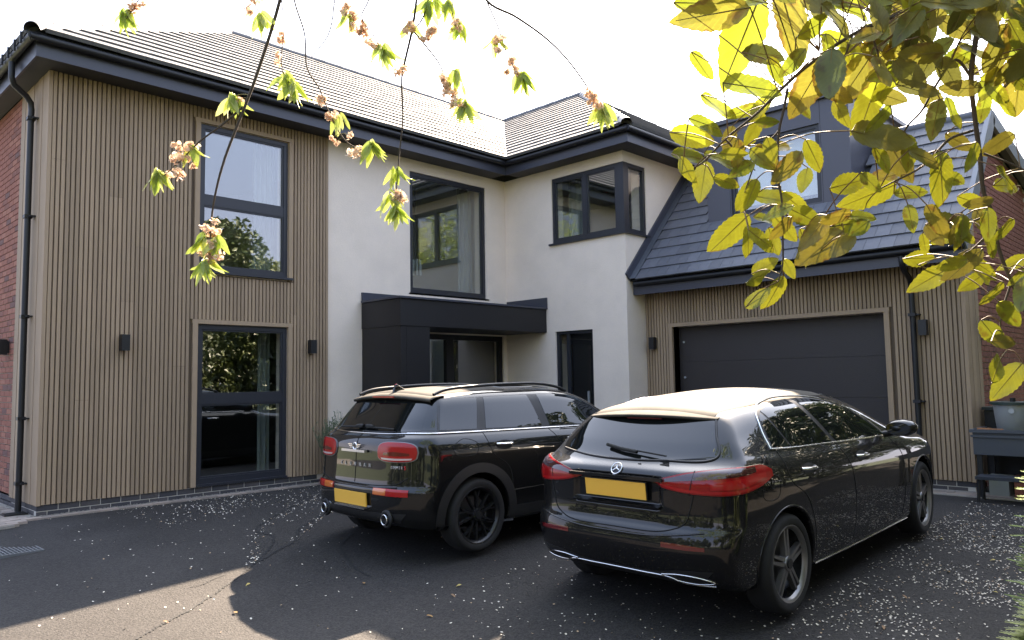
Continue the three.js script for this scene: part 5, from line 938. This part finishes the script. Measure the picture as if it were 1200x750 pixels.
// ------------------------------------------------------------------ overhanging trees
// a point seen in direction (px, py) of the 1200 x 750 photograph, d metres along the view axis
const un = (px, py, d) => { const k = 897.1, v = new THREE.Vector3((px - 600) / k * d, (375 - py) / k * d, -d); return v.applyMatrix4(camera.matrixWorld); };
const camQ = camera.quaternion.clone();
const branch = (name, parent, P, r0, r1) => {                // tapered twig through [px,py,d]
  const c = new THREE.CatmullRomCurve3(P.map(p => un(...p)), false, 'centripetal'), n = P.length * 5, g = [];
  for (let i = 0; i < n; i++) { const a = c.getPoint(i / n), b = c.getPoint((i + 1) / n); g.push(beam(a.toArray(), b.toArray(), r0 + (r1 - r0) * i / n, r0 + (r1 - r0) * (i + 1) / n, 6)); }
  return part(name, mergeGeometries(g), M.bark, parent);
};
{
  // broad leaved evergreen on the right, its branches reach across the view
  const T = thing('overhanging_evergreen', 'large leaved evergreen branch with sunlit yellow green leaves overhanging the drive', 'tree', [0, 0, 0]);
  const col = [[0.32, 0.325, 0.018], [0.26, 0.28, 0.018], [0.29, 0.24, 0.026], [0.22, 0.19, 0.026], [0.12, 0.13, 0.024]];  // later, darker tones paint in the shade from overlapping leaves
  const leafMap = k => tex(256, (i, x, y) => {                // side veins, mottling and browner patches
    const u = Math.abs(x / 255 - 0.5) * 2, v = y / 255, f = (v * 11 - u * 2.2 + 20) % 1, vein = Math.exp(-Math.pow((f - 0.5) / 0.09, 2)) * (0.3 + 0.7 * u);
    const n1 = fA[((y * 2 + k * 97) % N) * N + (x * 2 + k * 211) % N], n2 = fB[((y + k * 57) % N) * N + (x + k * 131) % N], br = sst(0.60, 0.72, n2);
    const t = 0.80 + 0.30 * (n1 - 0.5) + 0.22 * vein; return [toS(clamp(t * (1 - 0.25 * br), 0, 1)), toS(clamp(t * (1 - 0.45 * br), 0, 1)), toS(clamp(t * (1 - 0.2 * br), 0, 1))];
  });
  const lmaps = [0, 1, 2].map(leafMap);
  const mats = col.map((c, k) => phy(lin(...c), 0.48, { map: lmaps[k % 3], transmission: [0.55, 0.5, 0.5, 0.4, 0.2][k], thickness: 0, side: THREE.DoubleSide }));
  const midM = std(lin(0.16, 0.12, 0.03), 0.7), petM = std(lin(0.12, 0.07, 0.03), 0.7), nodes = [];
  const geos = [leafGeo(1, 0.50, 18, 0.12, 0.14, 0.045, 0.7), leafGeo(1, 0.45, 18, 0.22, 0.22, 0.05, 0.78), leafGeo(1, 0.53, 18, 0.10, -0.10, 0.04, 0.66), leafGeo(1, 0.47, 18, 0.3, 0.08, 0.05, 0.74)];
  const veinG = (() => { const g = new THREE.CylinderGeometry(0.006, 0.014, 1, 5); g.translate(0, 0.5, 0); return g; })();
  const r = rng(808);
  function leaf(px, py, L0, ang, tone) { const L = L0 * 1.16;                      // px,py = middle of the leaf
    const d = 1.95 + rr(-0.22, 0.30, r), len = L * d / 897.1, a = ang * Math.PI / 180, hx = Math.cos(a) * L / 2, hy = Math.sin(a) * L / 2;
    const gi = Math.floor(r() * 4), m = part('leaf', geos[gi], mats[tone], T), base = un(px - hx, py - hy, d);
    m.position.copy(base); m.scale.set(len, len, len);
    m.quaternion.copy(camQ); m.rotateZ(-a - Math.PI / 2); m.rotateY(rr(-0.65, 0.65, r)); m.rotateX(rr(-0.4, 0.3, r));
    part('midrib', veinG, midM, m).scale.set(0.8, 0.93, 0.8);
    let best = null, bd = 0.5; for (const n of nodes) { const q = n.distanceTo(base); if (q < bd) { bd = q; best = n; } }
    if (best && bd > 0.004) { const mid = base.clone().lerp(best, 0.5); mid.y += 0.012; part('petiole', tube([base, mid, best], 0.0016, 8, 5), petM, T); }
  }
  const b = (P, r0, r1) => { const Q = P.map(p => [p[0], p[1], p[2] || 1.98]); const c = new THREE.CatmullRomCurve3(Q.map(p => un(...p))); for (let i = 0; i <= 60; i++) nodes.push(c.getPoint(i / 60)); return branch('twig', T, Q, r0, r1); };
  b([[1160, -60], [1150, 0], [1143, 50], [1138, 90], [1143, 143], [1148, 180], [1153, 227], [1163, 250], [1170, 290], [1185, 330], [1202, 368]], 0.008, 0.004);
  b([[1150, -30], [1100, 0], [1053, 17], [1000, 40], [943, 80], [910, 110], [887, 133], [850, 163], [820, 193], [800, 200]], 0.007, 0.002);
  b([[923, 104], [918, 130], [913, 153], [911, 206], [916, 233], [917, 270], [917, 310], [912, 330]], 0.004, 0.002);
  b([[1140, 153], [1113, 163], [1090, 187], [1073, 200], [1047, 213], [1030, 222]], 0.004, 0.002); b([[1138, 90], [1120, 70], [1098, 98], [1080, 130], [1062, 150], [1050, 178]], 0.004, 0.002);
  b([[1020, 34], [1028, 60], [1034, 85]], 0.003, 0.002); b([[850, 163], [870, 185], [885, 200]], 0.003, 0.0015); b([[913, 153], [890, 180], [878, 210], [868, 240]], 0.003, 0.0015);
  b([[1153, 180], [1180, 190], [1202, 200]], 0.003, 0.002); b([[1163, 270], [1130, 300], [1100, 318], [1075, 310]], 0.003, 0.0015); b([[1185, 330], [1172, 380], [1180, 410]], 0.003, 0.0015); b([[1000, 40], [985, 70], [960, 60]], 0.003, 0.0015); b([[1143, 40], [1170, 35], [1200, 55]], 0.004, 0.002); b([[1170, 110], [1190, 90], [1205, 80]], 0.003, 0.002);
  b([[917, 250], [960, 265], [1000, 262]], 0.003, 0.0015); b([[1010, 262], [985, 280], [950, 300]], 0.003, 0.0015); b([[1163, 250], [1130, 262], [1110, 262]], 0.003, 0.002);
  // [x, y, length, direction, tone] in thirds of a photo pixel, upper right field (origin 800,0)
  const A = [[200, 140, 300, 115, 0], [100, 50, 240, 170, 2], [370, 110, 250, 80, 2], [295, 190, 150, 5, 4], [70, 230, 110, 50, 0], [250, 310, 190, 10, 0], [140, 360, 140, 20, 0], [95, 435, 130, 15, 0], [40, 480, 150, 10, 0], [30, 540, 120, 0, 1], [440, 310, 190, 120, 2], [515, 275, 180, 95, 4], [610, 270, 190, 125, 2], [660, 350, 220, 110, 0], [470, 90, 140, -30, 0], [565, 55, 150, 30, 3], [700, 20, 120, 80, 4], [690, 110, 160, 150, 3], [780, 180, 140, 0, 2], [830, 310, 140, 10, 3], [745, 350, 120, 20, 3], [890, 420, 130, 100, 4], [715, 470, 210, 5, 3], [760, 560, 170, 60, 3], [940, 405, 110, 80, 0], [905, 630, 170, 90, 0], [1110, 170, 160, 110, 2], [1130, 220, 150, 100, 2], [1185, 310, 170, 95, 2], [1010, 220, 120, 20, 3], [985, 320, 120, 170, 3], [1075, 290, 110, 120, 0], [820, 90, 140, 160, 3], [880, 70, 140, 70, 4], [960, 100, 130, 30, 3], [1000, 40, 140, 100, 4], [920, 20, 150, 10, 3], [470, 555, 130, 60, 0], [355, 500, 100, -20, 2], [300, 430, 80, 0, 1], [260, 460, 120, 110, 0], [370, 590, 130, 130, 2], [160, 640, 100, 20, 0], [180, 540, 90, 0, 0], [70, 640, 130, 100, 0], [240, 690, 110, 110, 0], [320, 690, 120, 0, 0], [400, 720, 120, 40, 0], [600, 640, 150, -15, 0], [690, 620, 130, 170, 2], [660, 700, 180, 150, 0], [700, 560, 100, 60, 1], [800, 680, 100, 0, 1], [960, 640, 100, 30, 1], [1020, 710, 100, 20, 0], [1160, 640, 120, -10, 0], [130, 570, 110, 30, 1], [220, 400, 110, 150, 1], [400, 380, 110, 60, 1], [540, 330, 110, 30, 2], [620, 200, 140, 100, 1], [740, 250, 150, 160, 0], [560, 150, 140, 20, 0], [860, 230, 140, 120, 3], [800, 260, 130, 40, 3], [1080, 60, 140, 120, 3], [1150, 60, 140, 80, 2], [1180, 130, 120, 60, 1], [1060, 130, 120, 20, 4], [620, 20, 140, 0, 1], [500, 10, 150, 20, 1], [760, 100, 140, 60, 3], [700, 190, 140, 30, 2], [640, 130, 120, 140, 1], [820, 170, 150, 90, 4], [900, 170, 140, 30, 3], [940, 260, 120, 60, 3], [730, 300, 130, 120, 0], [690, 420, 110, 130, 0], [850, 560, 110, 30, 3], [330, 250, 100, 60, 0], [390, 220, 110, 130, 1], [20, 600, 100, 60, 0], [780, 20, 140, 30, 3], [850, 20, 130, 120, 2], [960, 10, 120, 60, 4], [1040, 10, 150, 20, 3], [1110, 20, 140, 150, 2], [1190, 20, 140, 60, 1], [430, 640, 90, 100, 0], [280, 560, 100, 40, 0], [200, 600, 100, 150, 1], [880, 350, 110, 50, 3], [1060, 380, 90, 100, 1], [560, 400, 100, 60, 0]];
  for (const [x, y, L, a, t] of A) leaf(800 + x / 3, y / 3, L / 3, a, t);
  // lower field (origin 800,250)
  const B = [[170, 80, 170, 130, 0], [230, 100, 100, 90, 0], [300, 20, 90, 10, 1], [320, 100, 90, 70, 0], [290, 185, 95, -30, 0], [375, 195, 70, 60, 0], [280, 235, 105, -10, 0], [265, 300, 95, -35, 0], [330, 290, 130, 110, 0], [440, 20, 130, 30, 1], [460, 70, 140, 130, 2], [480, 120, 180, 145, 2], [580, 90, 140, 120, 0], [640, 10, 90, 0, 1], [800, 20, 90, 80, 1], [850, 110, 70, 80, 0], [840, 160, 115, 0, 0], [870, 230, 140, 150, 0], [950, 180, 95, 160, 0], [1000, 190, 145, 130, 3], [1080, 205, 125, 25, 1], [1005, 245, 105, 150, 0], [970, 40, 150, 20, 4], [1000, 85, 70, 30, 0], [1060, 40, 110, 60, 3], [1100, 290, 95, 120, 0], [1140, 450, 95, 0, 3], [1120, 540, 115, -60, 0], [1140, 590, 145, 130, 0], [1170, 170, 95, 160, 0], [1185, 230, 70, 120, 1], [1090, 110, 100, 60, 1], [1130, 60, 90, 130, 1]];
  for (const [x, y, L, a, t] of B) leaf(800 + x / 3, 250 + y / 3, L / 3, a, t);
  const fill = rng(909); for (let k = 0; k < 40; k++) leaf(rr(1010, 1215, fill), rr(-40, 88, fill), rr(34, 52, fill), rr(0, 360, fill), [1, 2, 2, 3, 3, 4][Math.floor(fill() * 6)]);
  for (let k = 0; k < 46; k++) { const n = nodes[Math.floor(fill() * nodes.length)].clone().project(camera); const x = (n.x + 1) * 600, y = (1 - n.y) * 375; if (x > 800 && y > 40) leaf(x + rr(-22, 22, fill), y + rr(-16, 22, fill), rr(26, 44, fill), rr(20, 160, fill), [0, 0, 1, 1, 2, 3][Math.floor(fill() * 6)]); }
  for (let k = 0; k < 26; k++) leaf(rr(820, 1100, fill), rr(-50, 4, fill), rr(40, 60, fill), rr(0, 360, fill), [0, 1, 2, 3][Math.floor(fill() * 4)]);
  // limb and trunk outside the view
  const top = un(1160, -60, 1.98), trunkBase = [2.6, groundY(2.6, 1.0), 1.0];
  part('limb', tube([[2.55, 2.7, 0.95], [2.6, 2.75, 0.2], top.toArray()], 0.018, 20, 8), M.bark, T);
  { const q = rng(818), L = []; while (L.length < 40) { const l = [rr(1.9, 9.5, q), rr(2.4, 4.6, q), rr(0.35, 3.0, q), rr(0.4, 0.75, q)]; if (l[2] - l[3] > 0.0) L.push(l); } part('crown', crownGeo(819, 11000, L, 0.085), hedgeLeaf[0], T); }
  part('trunk', join([beam(trunkBase, [2.55, 2.0, 0.97], 0.07, 0.055, 10), beam([2.55, 2.0, 0.97], [2.55, 3.0, 0.95], 0.055, 0.04, 10)]), M.bark, T);
}
{
  // flowering cherry: thin drooping twigs with young leaves and faded blossom
  const T = thing('flowering_cherry', 'drooping cherry twigs with fresh green leaves and faded pink blossom', 'tree', [0, 0, 0]);
  const r = rng(515);
  const lm = [[0.46, 0.53, 0.12], [0.56, 0.60, 0.22], [0.36, 0.45, 0.09]].map(c => phy(lin(...c), 0.6, { transmission: 0.55, thickness: 0, side: THREE.DoubleSide }));
  const pm = [[0.78, 0.60, 0.45], [0.70, 0.50, 0.36], [0.88, 0.78, 0.66], [0.46, 0.29, 0.18]].map(c => phy(lin(...c), 0.8, { transmission: 0.35, thickness: 0, side: THREE.DoubleSide }));
  const geos = [leafGeo(1, 0.30, 8, 0.2, 0.12, 0.03), leafGeo(1, 0.24, 8, 0.35, 0.2, 0.03), leafGeo(1, 0.34, 8, 0.15, 0.05, 0.03)];
  const blossomG = [0, 1, 2].map(k => { const q = rng(600 + k), gs = []; for (let i = 0; i < 16; i++) { const p = new THREE.CircleGeometry(0.0075 * rr(0.7, 1.2, q), 6); p.scale(1, 1.25, 1); const a = p.attributes.position; for (let j = 0; j < a.count; j++) a.setZ(j, (a.getX(j) ** 2 + a.getY(j) ** 2) * 40 * rr(0.4, 1, q)); p.rotateX(q() * 6.28); p.rotateY(q() * 6.28); const u = q() * 6.28, w = Math.acos(2 * q() - 1), s = 0.016 * Math.cbrt(q()); p.translate(s * Math.sin(w) * Math.cos(u), s * 1.1 * Math.cos(w), s * Math.sin(w) * Math.sin(u)); gs.push(p); } const g = mergeGeometries(gs); g.computeVertexNormals(); return g; });
  const nodes = [], stalkM = std(lin(0.10, 0.10, 0.03), 0.8);
  const stalk = (p, r0) => { let best = null, bd = 0.6; for (const n of nodes) { const q = n.distanceTo(p) + (n.y < p.y ? 0.02 : 0); if (q < bd) { bd = q; best = n; } } if (best && bd > 0.006) part('stalk', tube([best, best.clone().lerp(p, 0.5).add(new THREE.Vector3(0, 0.006, 0)), p], r0, 8, 5), stalkM, T); };
  function leaves(px, py, d, n, spread, L) { const c = un(px, py, d); stalk(c, 0.0014); for (let k = 0; k < n; k++) { const m = part('leaf', geos[Math.floor(r() * 3)], lm[Math.floor(r() * 3)], T); m.position.set(c.x + rr(-1, 1, r) * spread * 0.18, c.y + rr(-0.2, 0.5, r) * spread, c.z + rr(-1, 1, r) * spread * 0.18); const s = L * rr(0.7, 1.15, r); m.scale.set(s, s, s); m.quaternion.copy(camQ); m.rotateZ(Math.PI + rr(-0.75, 0.75, r)); m.rotateY(rr(-1.2, 1.2, r)); m.rotateX(rr(-0.5, 0.35, r)); } }
  function blossom(px, py, d, n, spread) { for (let k = 0; k < n; k++) { const c = un(px + rr(-1, 1, r) * spread, py + rr(-1, 1, r) * spread, d + rr(-0.03, 0.03, r)); const m = part('blossom', blossomG[Math.floor(r() * 3)], pm[Math.floor(r() * r() * 4)], T); m.position.copy(c); stalk(c, 0.0008); m.rotation.set(r() * 6, r() * 6, r() * 6); m.scale.setScalar(rr(0.6, 1.0, r)); } }
  const D = 2.6, tw = (P, r0 = 0.004, r1 = 0.0018, d = D) => { const c = new THREE.CatmullRomCurve3(P.map(p => un(p[0], p[1], d))); for (let i = 0; i <= 50; i++) nodes.push(c.getPoint(i / 50)); return branch('twig', T, P.map(p => [p[0], p[1], d]), r0, r1); };
  tw([[340, -70], [328, 0], [300, 90], [285, 130], [262, 190], [250, 240], [246, 285]], 0.0065, 0.003); tw([[285, 125], [262, 145], [235, 165], [215, 185], [190, 208]], 0.004, 0.002);
  tw([[318, -60], [330, 0], [332, 40], [330, 75], [338, 105]], 0.002, 0.0015); tw([[340, -60], [345, 0], [357, 40], [360, 80], [375, 105], [385, 130], [405, 165], [428, 178]], 0.003, 0.0018);
  tw([[396, -50], [392, 0], [385, 40], [365, 67]], 0.003, 0.0015); tw([[492, -60], [488, 0], [483, 35], [475, 70], [471, 90], [472, 140], [468, 180], [463, 240]], 0.005, 0.0022);
  tw([[485, 37], [500, 55], [515, 75], [522, 92], [540, 130]], 0.003, 0.0016); tw([[560, -50], [570, 0], [605, 20], [640, 45], [665, 70], [690, 105], [702, 128]], 0.0048, 0.002); tw([[571, 3], [583, 30], [588, 45], [600, 75], [610, 95]], 0.0025, 0.0016);
  tw([[506, -40], [498, 15], [484, 38]], 0.003, 0.002); tw([[440, -50], [432, 0], [424, 20], [440, 45], [450, 70]], 0.0025, 0.0015); tw([[300, -50], [298, 0], [306, 20]], 0.002, 0.0015); tw([[172, -60], [162, 0], [148, 22]], 0.0025, 0.0015); tw([[540, -50], [530, 10], [534, 32]], 0.002, 0.0015);
  const C = [[160, 4, 'b', 4, 8], [146, 18, 'l', 7], [158, 12, 'b', 2, 5], [300, 8, 'b', 4, 8], [306, 22, 'l', 7], [328, 42, 'b', 2, 5], [327, 72, 'b', 2, 6], [334, 92, 'l', 5], [345, 102, 'l', 6], [272, 118, 'l', 9], [280, 118, 'b', 1, 4], [376, 116, 'b', 3, 5], [388, 134, 'b', 3, 5], [397, 140, 'l', 3], [402, 170, 'b', 5, 11], [416, 175, 'b', 2, 6], [436, 172, 'l', 8], [218, 185, 'b', 8, 13], [225, 178, 'l', 4], [205, 203, 'b', 4, 7], [185, 207, 'l', 10], [248, 268, 'b', 7, 10], [247, 296, 'b', 6, 10], [238, 280, 'l', 6], [256, 285, 'l', 5], [240, 312, 'l', 11], [412, 8, 'b', 5, 9], [424, 30, 'b', 5, 9], [436, 46, 'b', 5, 8], [448, 60, 'l', 9], [408, 20, 'l', 4], [471, 82, 'b', 3, 5], [478, 30, 'b', 3, 6], [503, 40, 'b', 6, 8], [508, 2, 'l', 6], [526, 4, 'l', 5], [482, 30, 'l', 3], [522, 95, 'b', 3, 6], [525, 104, 'b', 4, 7], [534, 118, 'b', 4, 6], [536, 88, 'l', 4], [544, 126, 'l', 10], [534, 30, 'b', 3, 5], [541, 32, 'l', 5], [588, 52, 'b', 4, 7], [600, 78, 'b', 4, 6], [581, 48, 'l', 3], [611, 92, 'l', 9], [692, 112, 'b', 3, 4], [696, 122, 'b', 5, 8], [706, 130, 'l', 11], [464, 205, 'l', 5], [464, 228, 'b', 6, 8], [456, 232, 'l', 5], [464, 246, 'l', 10], [500, 8, 'l', 4]];
  for (const [x, y, k, n, s] of C) k === 'b' ? blossom(x, y, D, Math.round(n * 1.2), s * 1.15) : leaves(x, y - 4, D, Math.round(n * 1.7), 0.04, 0.076);
  // limbs and trunk outside the view
  const q = (x, y, d = D) => un(x, y, d).toArray();
  part('limb', tube([[1.0, 3.6, 1.4], [1.6, 4.0, -0.4], q(760, -150, 2.6), q(560, -50), q(440, -55), q(318, -62), q(172, -62)], 0.02, 60, 8), M.bark, T);
  { const q = rng(828), L = []; while (L.length < 90) { const l = [rr(-3.0, 3.8, q), rr(3.6, 7.6, q), rr(-3.2, 3.5, q), rr(0.4, 0.8, q)], dep = 0.7157 * l[0] - 0.698 * l[2]; if (dep < 0 || l[1] - l[3] > 2.0 + 0.62 * dep) L.push(l); } part('crown', crownGeo(829, 17000, L, 0.07), lm[2], T); }
  part('trunk', join([beam([0.9, groundY(0.9, 1.6), 1.6], [1.0, 2.4, 1.45], 0.11, 0.09, 12), beam([1.0, 2.4, 1.45], [1.0, 3.7, 1.4], 0.09, 0.05, 12)]), M.bark, T);
}
// ------------------------------------------------------------------ fallen petals
{
  const r = rng(2024), pg = new THREE.CircleGeometry(0.0068, 5); pg.scale(1, 1.35, 1); pg.rotateX(-Math.PI / 2); const a = pg.attributes.position; for (let i = 0; i < a.count; i++) a.setY(i, (a.getX(i) ** 2 + a.getZ(i) ** 2) * 35); pg.computeVertexNormals();
  const P = []; const add = (n, x0, x1, z0, z1, clump) => { for (let k = 0; k < n; k++) { let x = rr(x0, x1, r), z = rr(z0, z1, r); const v = Math.sin(x * 2.3 + 1) * Math.sin(z * 3.1 + 2) + 0.6 * Math.sin(x * 5.1 + z * 4.3) + 0.4 * Math.sin(x * 11 - z * 9); if (clump && v < rr(-1.2, 1.1, r)) continue; P.push([x, z]); } };
  add(6800, 6.4, 10.5, -2.45, -0.6, 1); add(2900, 4.6, 8.0, -2.4, -0.8, 1); add(1500, 3.2, 6.8, -9.75, -8.3, 1); add(260, 6.1, 7.2, -9.9, -9.3, 0); add(260, 3.9, 5.3, -8.7, -7.5, 1); add(160, 1.2, 3.4, -9.3, -4.0, 0); add(700, 3.4, 9, -9.3, -1.0, 0); add(420, 3.4, 6.2, -4.6, -1.8, 0); add(160, 2.5, 10.2, -10.0, -9.7, 0);
  for (const [P0, P1] of [[[5.2, -8.66], [3.83, -7.38]], [[3.83, -7.38], [3.24, -6.35]], [[4.9, -7.75], [3.9, -6.78]]]) for (let k = 0; k < 70; k++) { const t = r(); P.push([P0[0] + (P1[0] - P0[0]) * t + rr(-0.05, 0.05, r), P0[1] + (P1[1] - P0[1]) * t + rr(-0.05, 0.05, r)]); }
  const im = new THREE.InstancedMesh(pg, std(lin(0.66, 0.60, 0.50), 0.8, { side: THREE.DoubleSide }), P.length), m = new THREE.Matrix4(), q = new THREE.Quaternion(), e = new THREE.Euler(), c = new THREE.Color();
  P.forEach(([x, z], i) => { e.set(rr(-0.5, 0.5, r), r() * 6.28, rr(-0.5, 0.5, r)); const s = rr(0.55, 1.15, r); m.compose(new THREE.Vector3(x, groundY(x, z) + 0.006, z), q.setFromEuler(e), new THREE.Vector3(s, s, s)); im.setMatrixAt(i, m); const w = r(); c.setRGB(w < 0.15 ? 0.55 : 1, w < 0.15 ? 0.42 : 1, w < 0.15 ? 0.3 : 1); im.setColorAt(i, c); });
  im.name = 'fallen_petals'; im.receiveShadow = true; im.castShadow = true; tag(im, 'pale fallen blossom petals scattered over the asphalt', 'petals', undefined, 'stuff'); scene.add(im);
  const lg = leafGeo(0.05, 0.024, 6, 0.4, 0.2); const LM = [[0.30, 0.17, 0.06], [0.36, 0.28, 0.08], [0.20, 0.12, 0.06]].map(k => std(lin(...k), 0.8, { side: THREE.DoubleSide }));
  [[2.62, -5.35], [3.0, -5.9], [2.2, -5.6], [3.6, -5.2], [4.1, -4.6], [3.9, -4.5], [6.9, -1.9], [7.5, -1.7], [6.1, -2.0], [8.3, -1.9], [7.9, -2.2], [5.4, -1.9], [3.5, -4.3], [6.6, -1.5]].forEach(([x, z], i) => { const m = solo('fallen_leaf', lg, LM[i % 3], 'small dry brown leaf curled on the dark asphalt', 'leaf', 'dry leaves on the drive'); m.position.set(x, groundY(x, z) + 0.012, z); m.rotation.set(-Math.PI / 2 + 0.15, 0, i * 1.9); });
}
renderer.render(scene, camera);
